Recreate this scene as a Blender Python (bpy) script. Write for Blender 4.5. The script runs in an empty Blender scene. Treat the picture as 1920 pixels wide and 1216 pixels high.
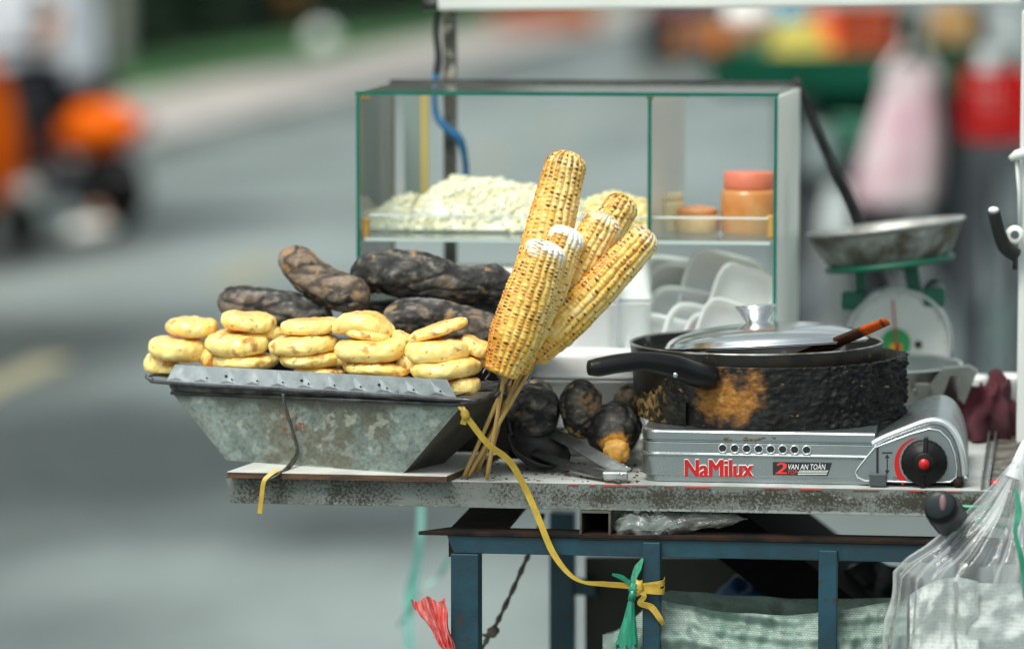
import bpy, bmesh, math, random
from mathutils import Vector, Matrix, noise
random.seed(7)
R = math.radians
sc = bpy.context.scene
COL = sc.collection

# ------------------------------------------------------------------ camera
H = 1.5
F = 7200.0
PITCH = math.atan(731.0 / F)
CP, SP = math.cos(PITCH), math.sin(PITCH)
CAM = Vector((0, 0, H))
FW, UP, RT = Vector((0, CP, -SP)), Vector((0, SP, CP)), Vector((1, 0, 0))
cam = bpy.data.cameras.new('camera')
co = bpy.data.objects.new('camera', cam); COL.objects.link(co)
co.location = CAM
co.rotation_euler = (math.pi / 2 - PITCH, 0, 0)
cam.lens = 135; cam.sensor_width = 36; cam.clip_end = 2000; cam.clip_start = .05
cam.dof.use_dof = True; cam.dof.focus_distance = 4.03; cam.dof.aperture_fstop = 2.5
sc.camera = co

def ray(u, v):
    return FW + RT * ((u - 960) / F) + UP * ((608 - v) / F)
def pw(u, v, Y):
    d = ray(u, v); return CAM + d * (Y / d.y)
def pg(u, v, z=0.0):
    d = ray(u, v); return CAM + d * ((z - H) / d.z)

TH = R(7.4)
O = pw(960, 903.5, 4.0)
MC = Matrix.Translation(O) @ Matrix.Rotation(-TH, 4, 'Z')
MCI = MC.inverted()
OC = MCI @ CAM
def lray(u, v):
    return (MCI.to_3x3() @ ray(u, v))
def pc(u, v, y):
    d = lray(u, v); return OC + d * ((y - OC.y) / d.y)
def pz(u, v, z):
    d = lray(u, v); return OC + d * ((z - OC.z) / d.z)
PX = 4.0 / F

# ------------------------------------------------------------------ mesh builder
def nz(p, s=1.0, o=0.0):
    return noise.noise(Vector((p[0] * s + o, p[1] * s + o * 1.7, p[2] * s - o)))
def fbm(p, s=1.0, o=0.0, n=4):
    return noise.fractal(Vector((p[0] * s + o, p[1] * s + o * 1.7, p[2] * s - o)), 1.0, 2.0, n)
def mixc(a, b, t):
    t = max(0.0, min(1.0, t)); return tuple(a[i] + (b[i] - a[i]) * t for i in range(3))
def sstep(a, b, x):
    t = max(0.0, min(1.0, (x - a) / (b - a))); return t * t * (3 - 2 * t)

class MB:
    def __init__(s):
        s.v = []; s.f = []; s.mi = []; s.sm = []; s.c = []
    def add(s, vs, fs, mi=0, sm=True, col=None):
        b = len(s.v)
        s.v += [Vector(p) for p in vs]
        s.f += [tuple(i + b for i in f) for f in fs]
        s.mi += [mi] * len(fs); s.sm += [sm] * len(fs)
        if col is None: s.c += [(1, 1, 1)] * len(vs)
        elif isinstance(col, list): s.c += col
        else: s.c += [col] * len(vs)
        return s
    def prism(s, pts, vec, mi=0, sm=False, col=None):
        n = len(pts); vec = Vector(vec)
        vs = [Vector(p) for p in pts] + [Vector(p) + vec for p in pts]
        fs = [tuple(range(n)), tuple(range(2 * n - 1, n - 1, -1))]
        for i in range(n):
            j = (i + 1) % n
            fs.append((j, i, i + n, j + n))
        return s.add(vs, fs, mi, sm, col)
    def hexa(s, a, b, mi=0, col=None):
        # a: 4 corners, b: 4 matching corners
        vs = list(a) + list(b)
        fs = [(0, 1, 2, 3), (7, 6, 5, 4)] + [((i + 1) % 4, i, i + 4, (i + 1) % 4 + 4) for i in range(4)]
        return s.add(vs, fs, mi, False, col)
    def box(s, c, d, M=None, mi=0, col=None):
        x, y, z = d[0] / 2, d[1] / 2, d[2] / 2
        vs = [Vector((sx * x, sy * y, sz * z)) for sz in (-1, 1) for sx, sy in ((-1, -1), (1, -1), (1, 1), (-1, 1))]
        if M is not None: vs = [M @ p for p in vs]
        c = Vector(c); vs = [p + c for p in vs]
        fs = [(3, 2, 1, 0), (4, 5, 6, 7)] + [(i, (i + 1) % 4, (i + 1) % 4 + 4, i + 4) for i in range(4)]
        return s.add(vs, fs, mi, False, col)
    def bar(s, p, q, w, d, up=(0, 1, 0), mi=0, col=None):
        # square bar from p to q, width w (across), d along 'up'
        p, q = Vector(p), Vector(q); t = (q - p).normalized(); u = Vector(up)
        u = (u - t * u.dot(t)).normalized(); x = t.cross(u)
        a = [p + x * sx * w / 2 + u * su * d / 2 for sx, su in ((-1, -1), (1, -1), (1, 1), (-1, 1))]
        return s.hexa(a, [k + (q - p) for k in a], mi, col)
    def tube(s, pts, r, n=12, caps=True, mi=0, sm=True, col=None, flat=None, up=None, closed=False):
        P = [Vector(p) for p in pts]; m = len(P)
        rr = r if isinstance(r, (list, tuple)) else [r] * m
        t0 = (P[1] - P[0]).normalized()
        u = Vector(up) if up is not None else (Vector((0, 0, 1)) if abs(t0.z) < .9 else Vector((1, 0, 0)))
        vs = []; cs = []
        for i in range(m):
            if closed: t = (P[(i + 1) % m] - P[i - 1])
            else: t = P[min(i + 1, m - 1)] - P[max(i - 1, 0)]
            t.normalize()
            if up is not None: u = Vector(up)
            u = (u - t * u.dot(t))
            u = u.normalized() if u.length > 1e-6 else t.orthogonal().normalized()
            w = t.cross(u)
            fl = 1.0 if flat is None else (flat[i] if isinstance(flat, (list, tuple)) else flat)
            for k in range(n):
                a = 2 * math.pi * (k + .5) / n
                vs.append(P[i] + w * (math.cos(a) * rr[i]) + u * (math.sin(a) * rr[i] * fl))
                if isinstance(col, list): cs.append(col[i])
        fs = []
        for i in range(m if closed else m - 1):
            j = (i + 1) % m
            for k in range(n):
                k2 = (k + 1) % n
                fs.append((i * n + k, i * n + k2, j * n + k2, j * n + k))
        if caps and not closed:
            fs.append(tuple(range(n - 1, -1, -1))); fs.append(tuple(range((m - 1) * n, m * n)))
        return s.add(vs, fs, mi, sm, cs if cs else col)
    def ribbon(s, pts, w, t, ups, mi=0, col=None):
        # flat strip: width w along 'ups' direction, thickness t
        P = [Vector(p) for p in pts]; m = len(P); vs = []
        for i in range(m):
            d = (P[min(i + 1, m - 1)] - P[max(i - 1, 0)]).normalized()
            u = Vector(ups[i] if isinstance(ups, list) else ups); u = (u - d * u.dot(d)).normalized()
            x = d.cross(u); ww = w[i] if isinstance(w, (list, tuple)) else w
            for a, b in ((-1, -1), (1, -1), (1, 1), (-1, 1)):
                vs.append(P[i] + u * a * ww / 2 + x * b * t / 2)
        fs = [(3, 2, 1, 0), tuple((m - 1) * 4 + k for k in range(4))]
        for i in range(m - 1):
            for k in range(4):
                k2 = (k + 1) % 4; fs.append((i * 4 + k, i * 4 + k2, i * 4 + 4 + k2, i * 4 + 4 + k))
        return s.add(vs, fs, mi, False, col)
    def lathe(s, prof, M, n=48, mi=0, sm=True, col=None, a0=0, a1=2 * math.pi, fn=None):
        vs = []; cs = []; full = abs(a1 - a0 - 2 * math.pi) < 1e-6
        na = n if full else n + 1
        for i, (r, z) in enumerate(prof):
            for k in range(na):
                a = a0 + (a1 - a0) * k / n
                p = Vector((r * math.cos(a), r * math.sin(a), z))
                if fn: p = fn(p, a, i)
                vs.append(M @ p)
                if isinstance(col, list): cs.append(col[i])
        fs = []
        for i in range(len(prof) - 1):
            for k in range(n):
                k2 = (k + 1) % na
                fs.append((i * na + k, i * na + k2, (i + 1) * na + k2, (i + 1) * na + k))
        return s.add(vs, fs, mi, sm, cs if cs else col)
    def grid(s, nu, nv, fn, mi=0, sm=True, colfn=None, closeu=False):
        vs = []; cs = []
        for j in range(nv):
            for i in range(nu):
                a = i / (nu if closeu else nu - 1); b = j / (nv - 1)
                p = Vector(fn(a, b)); vs.append(p)
                cs.append(colfn(a, b, p) if colfn else (1, 1, 1))
        fs = []
        for j in range(nv - 1):
            for i in range(nu if closeu else nu - 1):
                i2 = (i + 1) % nu
                fs.append((j * nu + i, j * nu + i2, (j + 1) * nu + i2, (j + 1) * nu + i))
        return s.add(vs, fs, mi, sm, cs)
    def ball(s, c, r, n=16, m=10, mi=0, disp=0, freq=1, seed=0, col=None, M=None, colfn=None):
        c = Vector(c); rr = r if isinstance(r, (tuple, list)) else (r, r, r)
        vs = [None]; vs = []
        def pt(th, ph):
            d = Vector((math.cos(th) * math.cos(ph), math.sin(th) * math.cos(ph), math.sin(ph)))
            k = 1 + disp * noise.noise(d * freq + Vector((seed, seed * 2.3, 0)))
            q = Vector((d.x * rr[0] * k, d.y * rr[1] * k, d.z * rr[2] * k))
            if M is not None: q = M @ q
            return c + q
        vs.append(pt(0, -math.pi / 2))
        for j in range(1, m):
            for i in range(n): vs.append(pt(2 * math.pi * i / n, -math.pi / 2 + math.pi * j / m))
        vs.append(pt(0, math.pi / 2)); fs = []
        for i in range(n):
            i2 = (i + 1) % n
            fs.append((0, 1 + i2, 1 + i))
            for j in range(m - 2):
                a = 1 + j * n; fs.append((a + i, a + i2, a + n + i2, a + n + i))
            a = 1 + (m - 2) * n; fs.append((a + i, a + i2, len(vs) - 1))
        if colfn: col = [colfn(p) for p in vs]
        return s.add(vs, fs, mi, True, col)
    def xf(s, M, start=0):
        for i in range(start, len(s.v)): s.v[i] = M @ s.v[i]
        return s
    def mesh(s, name, mats, org=Vector((0, 0, 0)), wn=False):
        me = bpy.data.meshes.new(name)
        me.from_pydata([p - org for p in s.v], [], s.f)
        for m in (mats if isinstance(mats, (list, tuple)) else [mats]): me.materials.append(m)
        me.polygons.foreach_set('material_index', s.mi)
        me.polygons.foreach_set('use_smooth', s.sm)
        at = me.color_attributes.new('Col', 'FLOAT_COLOR', 'POINT')
        flat = []
        for c in s.c: flat += [c[0], c[1], c[2], 1.0]
        at.data.foreach_set('color', flat)
        me.update(); me.validate()
        return me

ORG = {}
def fix_normals(me):
    bm = bmesh.new(); bm.from_mesh(me)
    bmesh.ops.recalc_face_normals(bm, faces=bm.faces); bm.to_mesh(me); bm.free()
def place(o, org, frame):
    M = frame @ Matrix.Translation(org)
    o.location = M.to_translation(); o.rotation_euler = M.to_euler()
def settag(o, label, cat, group=None, kind=None):
    o['label'] = label; o['category'] = cat
    if group: o['group'] = group
    if kind: o['kind'] = kind
def thing(name, label, cat, org, frame=None, group=None):
    o = bpy.data.objects.new(name, None); COL.objects.link(o); o.empty_display_size = .05
    frame = MC if frame is None else frame
    org = Vector(org); place(o, org, frame); ORG[o] = org
    settag(o, label, cat, group); return o
def part(name, mb, mats, parent, bevel=0, label=None, seg=2, subsurf=0, fixn=True):
    org = ORG[parent]
    me = mb.mesh(name, mats, org)
    if fixn: fix_normals(me)
    o = bpy.data.objects.new(name, me); COL.objects.link(o); o.parent = parent; ORG[o] = org
    if bevel:
        b = o.modifiers.new('bevel', 'BEVEL'); b.width = bevel; b.segments = seg; b.limit_method = 'ANGLE'; b.angle_limit = R(35)
        b.harden_normals = False
    if subsurf:
        b = o.modifiers.new('sub', 'SUBSURF'); b.levels = b.render_levels = subsurf
    if label: o['label'] = label
    return o
def solo(name, label, cat, mb, mats, org=None, frame=None, group=None, kind=None, bevel=0, fixn=True):
    frame = MC if frame is None else frame
    if org is None:
        n = len(mb.v); org = Vector((sum(p.x for p in mb.v) / n, sum(p.y for p in mb.v) / n, min(p.z for p in mb.v)))
    org = Vector(org)
    me = mb.mesh(name, mats, org)
    if fixn: fix_normals(me)
    o = bpy.data.objects.new(name, me); COL.objects.link(o); place(o, org, frame); ORG[o] = org
    if kind in ('structure',): o['kind'] = kind
    else: settag(o, label, cat, group, kind)
    if bevel:
        b = o.modifiers.new('bevel', 'BEVEL'); b.width = bevel; b.segments = 2; b.limit_method = 'ANGLE'; b.angle_limit = R(35)
    return o
def structure(name, mb, mats, frame=Matrix()):
    return solo(name, '', '', mb, mats, frame=frame, kind='structure', org=(0, 0, 0))
def copy_tree(o, loc=None, rot=None, label=None, parent=None):
    c = o.copy(); COL.objects.link(c)
    if parent is not None: c.parent = parent
    for ch in list(o.children): copy_tree(ch, parent=c)
    if loc is not None: c.location = loc
    if rot is not None: c.rotation_euler = rot
    if label: c['label'] = label
    return c
def spline(pts, n=8):
    P = [Vector(p) for p in pts]; out = []
    for i in range(len(P) - 1):
        a = P[max(i - 1, 0)]; b = P[i]; c = P[i + 1]; d = P[min(i + 2, len(P) - 1)]
        for k in range(n):
            t = k / n
            out.append(.5 * ((2 * b) + (c - a) * t + (2 * a - 5 * b + 4 * c - d) * t * t + (3 * b - a - 3 * c + d) * t ** 3))
    out.append(P[-1]); return out
def lerps(vals, m):
    n = len(vals) - 1; out = []
    for i in range(m):
        t = i / (m - 1) * n; k = min(int(t), n - 1); out.append(vals[k] + (vals[k + 1] - vals[k]) * (t - k))
    return out
def pcs(pts): return [pc(*p) for p in pts]
RX90 = Matrix.Rotation(R(90), 4, 'X')

# ------------------------------------------------------------------ materials
def srgb(r, g, b):
    f = lambda c: (c / 255 / 12.92) if c <= 10 else ((c / 255 + .055) / 1.055) ** 2.4
    return (f(r), f(g), f(b))
def mat(name, c1, c2=None, scale=20, rough=.5, metal=0, bump=0, bscale=None, c3=None, s3=60, t3=.6, thr=(.4, .6), vcol=False,
        vmix=.25, spec=.5, sss=0, coat=0, rough2=None, stretch=None, detail=6, dirt=None, world=False):
    m = bpy.data.materials.new(name); m.use_nodes = True
    nt = m.node_tree; N = nt.nodes; L = nt.links
    b = N['Principled BSDF']
    b.inputs['Roughness'].default_value = rough; b.inputs['Metallic'].default_value = metal
    b.inputs['Specular IOR Level'].default_value = spec
    if coat: b.inputs['Coat Weight'].default_value = coat; b.inputs['Coat Roughness'].default_value = .15
    if sss:
        b.inputs['Subsurface Weight'].default_value = sss; b.inputs['Subsurface Radius'].default_value = (.006, .003, .0012)
        b.inputs['Subsurface Scale'].default_value = 1
    tc = N.new('ShaderNodeTexCoord'); vec = tc.outputs['Object']
    if stretch:
        mp = N.new('ShaderNodeMapping'); mp.inputs['Scale'].default_value = stretch; L.new(vec, mp.inputs['Vector']); vec = mp.outputs['Vector']
    def noi(s, d=detail, rg=.6):
        t = N.new('ShaderNodeTexNoise'); t.inputs['Scale'].default_value = s; t.inputs['Detail'].default_value = d
        t.inputs['Roughness'].default_value = rg; L.new(vec, t.inputs['Vector']); return t.outputs['Fac']
    def ramp(f, a, bb):
        t = N.new('ShaderNodeMapRange'); t.inputs['From Min'].default_value = a; t.inputs['From Max'].default_value = bb
        L.new(f, t.inputs['Value']); return t.outputs['Result']
    def mx(f, a, bb, mode='MIX'):
        t = N.new('ShaderNodeMix'); t.data_type = 'RGBA'; t.blend_type = mode
        if hasattr(f, 'is_linked'): L.new(f, t.inputs[0])
        else: t.inputs[0].default_value = f
        for sck, val in ((t.inputs[6], a), (t.inputs[7], bb)):
            if hasattr(val, 'is_linked'): L.new(val, sck)
            else: sck.default_value = (*val, 1)
        return t.outputs[2]
    if vcol:
        at = N.new('ShaderNodeAttribute'); at.attribute_name = 'Col'; c = at.outputs['Color']
        if vmix:
            c = mx(ramp(noi(scale), .25, .75), mx(1.0, c, (1 - vmix,) * 3, 'MULTIPLY'), mx(1.0, c, (1 + vmix,) * 3, 'MULTIPLY'))
    else:
        c = c1
        if c2 is not None: c = mx(ramp(noi(scale), *thr), c1, c2)
    if c3 is not None: c = mx(ramp(noi(s3), t3, t3 + .08), c, c3)
    if hasattr(c, 'is_linked'): L.new(c, b.inputs['Base Color'])
    else: b.inputs['Base Color'].default_value = (*c, 1)
    if rough2 is not None:
        t = N.new('ShaderNodeMapRange'); t.inputs['From Min'].default_value = .3; t.inputs['From Max'].default_value = .7
        t.inputs['To Min'].default_value = rough; t.inputs['To Max'].default_value = rough2
        L.new(noi(scale * 1.3), t.inputs['Value']); L.new(t.outputs['Result'], b.inputs['Roughness'])
    if bump:
        bp = N.new('ShaderNodeBump'); bp.inputs['Strength'].default_value = 1; bp.inputs['Distance'].default_value = bump
        L.new(noi(bscale or scale * 2, 8), bp.inputs['Height']); L.new(bp.outputs['Normal'], b.inputs['Normal'])
    m.diffuse_color = (*c1, 1)
    return m
def glassy(name, tint, amt=.92, rough=.02, ior=1.45, haze=0.0, hcol=(.8, .85, .84), streak=None, vstreak=False, bump=0, bscale=30):
    m = bpy.data.materials.new(name); m.use_nodes = True; nt = m.node_tree; N = nt.nodes; L = nt.links
    out = N['Material Output']; N.remove(N['Principled BSDF'])
    tr = N.new('ShaderNodeBsdfTransparent'); tr.inputs['Color'].default_value = (*tint, 1)
    gl = N.new('ShaderNodeBsdfGlossy'); gl.inputs['Roughness'].default_value = rough
    fr = N.new('ShaderNodeFresnel'); fr.inputs['IOR'].default_value = ior
    mx = N.new('ShaderNodeMixShader'); L.new(fr.outputs[0], mx.inputs[0]); L.new(tr.outputs[0], mx.inputs[1]); L.new(gl.outputs[0], mx.inputs[2])
    tc = N.new('ShaderNodeTexCoord')
    if bump:
        t = N.new('ShaderNodeTexNoise'); t.inputs['Scale'].default_value = bscale; t.inputs['Detail'].default_value = 4
        L.new(tc.outputs['Object'], t.inputs['Vector']); bp = N.new('ShaderNodeBump'); bp.inputs['Distance'].default_value = bump
        L.new(t.outputs['Fac'], bp.inputs['Height']); L.new(bp.outputs['Normal'], gl.inputs['Normal']); L.new(bp.outputs['Normal'], fr.inputs['Normal'])
    last = mx.outputs[0]
    if haze or streak:
        df = N.new('ShaderNodeBsdfDiffuse'); df.inputs['Color'].default_value = (*hcol, 1)
        tl = N.new('ShaderNodeBsdfTranslucent'); tl.inputs['Color'].default_value = (*hcol, 1)
        m1 = N.new('ShaderNodeMixShader'); m1.inputs[0].default_value = .4; L.new(df.outputs[0], m1.inputs[1]); L.new(tl.outputs[0], m1.inputs[2])
        m2 = N.new('ShaderNodeMixShader'); L.new(last, m2.inputs[1]); L.new(m1.outputs[0], m2.inputs[2])
        if vstreak:
            at = N.new('ShaderNodeAttribute'); at.attribute_name = 'Col'; L.new(at.outputs['Fac'], m2.inputs[0])
        elif streak:
            mp = N.new('ShaderNodeMapping'); mp.inputs['Scale'].default_value = streak; L.new(tc.outputs['UV' if False else 'Object'], mp.inputs['Vector'])
            t = N.new('ShaderNodeTexNoise'); t.inputs['Scale'].default_value = 1; t.inputs['Detail'].default_value = 5; L.new(mp.outputs[0], t.inputs['Vector'])
            r = N.new('ShaderNodeMapRange'); r.inputs['From Min'].default_value = .42; r.inputs['From Max'].default_value = .72
            r.inputs['To Min'].default_value = haze; r.inputs['To Max'].default_value = min(1, haze + .65)
            L.new(t.outputs['Fac'], r.inputs['Value']); L.new(r.outputs['Result'], m2.inputs[0])
        else: m2.inputs[0].default_value = haze
        last = m2.outputs[0]
    L.new(last, out.inputs['Surface'])
    return m

def speckled(name, light, light2, dark, s1, s2, rough=.6, metal=.2, bump=.0005):
    # worn metal: colour attribute R biases fine dark speckle, G biases pale bare patches
    m = bpy.data.materials.new(name); m.use_nodes = True; nt = m.node_tree; N = nt.nodes; L = nt.links; b = N['Principled BSDF']
    b.inputs['Roughness'].default_value = rough; b.inputs['Metallic'].default_value = metal
    tc = N.new('ShaderNodeTexCoord'); at = N.new('ShaderNodeAttribute'); at.attribute_name = 'Col'; sp = N.new('ShaderNodeSeparateColor'); L.new(at.outputs['Color'], sp.inputs[0])
    def noi(s_, d=8, rg=.65):
        t = N.new('ShaderNodeTexNoise'); t.inputs['Scale'].default_value = s_; t.inputs['Detail'].default_value = d; t.inputs['Roughness'].default_value = rg
        L.new(tc.outputs['Object'], t.inputs['Vector']); return t.outputs['Fac']
    def math_(op, a, c_):
        t = N.new('ShaderNodeMath'); t.operation = op
        for i, q in enumerate((a, c_)):
            if hasattr(q, 'is_linked'): L.new(q, t.inputs[i])
            else: t.inputs[i].default_value = q
        return t.outputs[0]
    def rng(f, a, c_):
        t = N.new('ShaderNodeMapRange'); t.inputs['From Min'].default_value = a; t.inputs['From Max'].default_value = c_; L.new(f, t.inputs['Value']); return t.outputs['Result']
    def mx(f, a, c_):
        t = N.new('ShaderNodeMix'); t.data_type = 'RGBA'; L.new(f, t.inputs[0])
        for k, q in ((6, a), (7, c_)):
            if hasattr(q, 'is_linked'): L.new(q, t.inputs[k])
            else: t.inputs[k].default_value = (*q, 1)
        return t.outputs[2]
    c = mx(rng(noi(s1 * .35), .35, .65), light, light2)
    f = math_('ADD', noi(s2), math_('MULTIPLY', sp.outputs[0], .5))
    f = math_('ADD', f, math_('MULTIPLY', noi(s1), .35))
    c = mx(rng(f, .86, 1.02), c, dark)
    f2 = math_('ADD', noi(s2 * .6), math_('MULTIPLY', sp.outputs[1], .3))
    c = mx(rng(f2, .76, .84), c, tuple(min(1, k * 1.45) for k in light))
    c = mx(rng(math_('ADD', noi(s1 * 1.3, 9), math_('MULTIPLY', sp.outputs[2], .3)), .78, .86), c, (.20, .055, .025))
    L.new(c, b.inputs['Base Color'])
    bp = N.new('ShaderNodeBump'); bp.inputs['Distance'].default_value = bump; L.new(f, bp.inputs['Height']); bp.invert = True; L.new(bp.outputs['Normal'], b.inputs['Normal'])
    return m

def text_mb(mb, body, u0, v0, u1, v1, y, ext=.0008, shear=0, off=0, mi=0, tilt=True, tx=0):
    cu = bpy.data.curves.new('t', 'FONT'); cu.body = body; cu.size = 1; cu.offset = off; cu.shear = shear; cu.extrude = .5; cu.resolution_u = 3
    o = bpy.data.objects.new('t', cu); COL.objects.link(o)
    dg = bpy.context.evaluated_depsgraph_get(); dg.update()
    me = o.evaluated_get(dg).to_mesh()
    vs = [p.co.copy() for p in me.vertices]; fs = [tuple(p.vertices) for p in me.polygons]
    o.evaluated_get(dg).to_mesh_clear(); bpy.data.objects.remove(o); bpy.data.curves.remove(cu)
    x0 = min(p.x for p in vs); x1 = max(p.x for p in vs); y0 = min(p.y for p in vs); y1 = max(p.y for p in vs)
    a = pc(u0, v1, y); b = pc(u1, v1, y); c = pc(u0, v0, y)
    out = []
    for p in vs:
        q = a + (b - a) * ((p.x - x0) / (x1 - x0)) + (c - a) * ((p.y - y0) / (y1 - y0))
        q.y = y + ext / 2 - p.z * ext
        out.append(q)
    mb.add(out, fs, mi, False)
# ------------------------------------------------------------------ world and light
w = bpy.data.worlds.new('World'); sc.world = w; w.use_nodes = True
nt = w.node_tree; bg = nt.nodes['Background']
sky = nt.nodes.new('ShaderNodeTexSky'); sky.sky_type = 'NISHITA'; sky.sun_disc = False
SUN_EL, SUN_ROT = R(58), R(215)
sky.sun_elevation = SUN_EL; sky.sun_rotation = SUN_ROT; sky.dust_density = 3; sky.air_density = 1.2
hs = nt.nodes.new('ShaderNodeHueSaturation'); hs.inputs['Saturation'].default_value = .22
nt.links.new(sky.outputs[0], hs.inputs['Color'])
tn = nt.nodes.new('ShaderNodeMix'); tn.data_type = 'RGBA'; tn.blend_type = 'MULTIPLY'; tn.inputs[0].default_value = 1; tn.inputs[7].default_value = (.90, 1.0, .965, 1)
nt.links.new(hs.outputs[0], tn.inputs[6]); nt.links.new(tn.outputs[2], bg.inputs['Color'])
bg.inputs['Strength'].default_value = .11
sun = bpy.data.lights.new('sun', 'SUN'); sun.energy = 1.75; sun.angle = R(26); sun.color = (1, .95, .87)
so = bpy.data.objects.new('sun', sun); COL.objects.link(so)
sd = Vector((math.sin(SUN_ROT) * math.cos(SUN_EL), math.cos(SUN_ROT) * math.cos(SUN_EL), math.sin(SUN_EL)))
so.rotation_euler = sd.to_track_quat('Z', 'Y').to_euler(); so.location = (0, -5, 20)
sc.view_settings.view_transform = 'Standard'; sc.view_settings.look = 'None'; sc.view_settings.gamma = 1
sc.view_settings.exposure = 0.8
sc.render.engine = 'CYCLES'
sc.cycles.max_bounces = 10; sc.cycles.transparent_max_bounces = 24
sc.cycles.use_denoising = True

# ------------------------------------------------------------------ street
m_road = mat('asphalt', (1, 1, 1), vcol=True, vmix=.12, scale=6, rough=.62, bump=.004, bscale=90, rough2=.42)
m_pave = mat('paving', (.31, .275, .25), (.38, .345, .32), scale=1.2, rough=.8, bump=.003, bscale=20)
m_kerb = mat('kerb_stone', (.36, .35, .33), (.46, .45, .43), scale=2, rough=.8)
m_grass = mat('grass', (.020, .085, .018), (.036, .125, .028), scale=3, rough=.9)
m_yel = mat('road_paint', (.32, .27, .12), (.22, .21, .14), scale=4, rough=.7)
def roadc(a, b, p):
    # damp and oily patches, plus painted-in shade by the scooters and broad tone blobs
    s_ = (p.x * math.cos(R(20)) - p.y * math.sin(R(20))); q = Vector((s_ * .9, (p.y * math.cos(R(20)) + p.x * math.sin(R(20))) * .33, 0))
    k = .52 + .6 * noise.fractal(q + Vector((3.3, 1.2, 0)), 1, 2, 4) + .25 * noise.noise(q * .35 + Vector((7, 0, 0)))
    for (x, y, rx, ry, am) in ((-1.7, 9.6, 1.0, 2.2, -.24), (-.5, 9.6, .5, .35, -.35), (-1.9, 14, .6, .8, -.25), (-.9, 12.9, .7, .7, .22), (-.55, 14.5, .4, .9, -.18), (-1.45, 11.3, .95, 1.5, -.62), (-1.0, 8.3, .35, .5, -.3), (-.35, 8.9, .5, .7, .3), (-1.2, 16.5, .8, 2.2, .42), (.3, 30, 2, 8, .2), (-2.3, 19.0, .9, 1.6, -.5), (.1, 17, .7, 4, .2), (-.2, 10.4, .4, .6, .12)):
        k += am * math.exp(-((p.x - x) / rx) ** 2 - ((p.y - y) / ry) ** 2)
    k += .16 * noise.fractal(Vector((p.x * 1.6, p.y * .8, 4)), 1, 2, 3)
    return mixc((.022, .033, .030), (.225, .262, .255), k)
g = MB(); xs = [-150, -60, -25, -12] + [-7 + .25 * i for i in range(57)] + [12, 25, 60, 150]; ys_ = [-60, -20, 0, 4] + [6 + .25 * i for i in range(120)] + [38, 44, 52, 64, 80, 110, 160, 240, 400]
g.grid(len(xs), len(ys_), lambda a, b: (xs[round(a * (len(xs) - 1))], ys_[round(b * (len(ys_) - 1))], 0), colfn=roadc)
structure('road', g, m_road)
DD = Vector((math.sin(R(6.9)), math.cos(R(6.9)), 0)); NN = Vector((-DD.y, DD.x, 0))
K0 = Vector((-2.47, 25.5, 0))
def strip(off0, off1, z0, z1, s0, s1):
    a = K0 + NN * off0; b = K0 + NN * off1
    q = [a + DD * s0, b + DD * s0, b + DD * s1, a + DD * s1]
    return [p + Vector((0, 0, z0)) for p in q], Vector((0, 0, z1 - z0))
g = MB(); g.prism(*strip(0, .18, -.05, .14, -70, 350)); structure('kerb', g, m_kerb)
g = MB(); g.prism(*strip(.18, 1.7, -.05, .136, -70, 350)); structure('pavement', g, m_pave)
g = MB(); g.prism(*strip(1.7, 40, -.05, .15, -70, 350)); structure('lawn', g, m_grass)
g = MB()
Yl = Vector((-1.67, 13.1, 0))
for k in range(-3, 24):
    a = Yl + DD * (k * 4.25 - .9) - NN * .06
    g.prism([a, a + NN * .13, a + NN * .13 + DD * 1.35, a + DD * 1.35], (0, 0, .004))
structure('road_marking', g, m_yel)

# ------------------------------------------------------------------ far side of the road
m_leaf = mat('leaf', (.028, .06, .022), (.07, .12, .04), scale=1.5, rough=.6, sss=0)
m_leafd = mat('dark_leaf', (.008, .024, .012), (.045, .085, .038), scale=.5, rough=.6)
m_bark = mat('bark', (.06, .05, .04), (.11, .095, .075), scale=6, rough=.9, bump=.01, bscale=14)
m_barkp = mat('pale_bark', (.22, .24, .21), (.32, .33, .29), scale=5, rough=.9, bump=.006, bscale=12)
m_flower = mat('red_flower', (.5, .08, .03), (.45, .16, .05), scale=3, rough=.7)
def leaves(mb, n, fn, size):
    for _ in range(n):
        p = fn(); s_ = size * random.uniform(.6, 1.3)
        e = Matrix.Rotation(random.uniform(0, 6.28), 3, 'Z') @ Matrix.Rotation(random.uniform(0, 3.1), 3, 'X')
        a, b = e @ Vector((s_, 0, 0)), e @ Vector((0, s_ * .55, 0)); c = e @ Vector((0, 0, s_ * .15))
        mb.add([p - a, p + b * .9 + c, p + a, p - b * .9 + c], [(0, 1, 2), (0, 2, 3)], 0, False)
mb = MB()
def hp():
    s_ = random.uniform(0, 1) ** 1.3 * 130 - 8; o_ = 3.7 + abs(random.gauss(0, .45)) ; h_ = random.uniform(0, 1) ** .8 * (1.5 + .3 * noise.noise(Vector((s_ * .4, 0, 0))))
    return K0 + NN * o_ + DD * s_ + Vector((0, 0, .15 + h_))
leaves(mb, 15000, hp, .22)
o = solo('hedge', 'long dark green hedge behind the lawn across the road', 'hedge', mb, m_leafd, org=K0 + NN * 3.7 + DD * 30 + Vector((0, 0, .15)), frame=Matrix(), fixn=False)
mb = MB(); leaves(mb, 900, lambda: Vector((random.uniform(-.25, 1.2), 55 + random.uniform(0, 5), .02 + random.random() ** 1.5 * .42)), .13)
solo('flower_bed', 'low bed of red and orange flowers far up the pavement', 'flower bed', mb, m_flower, org=(.5, 57.5, .14), frame=Matrix(), fixn=False)

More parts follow.
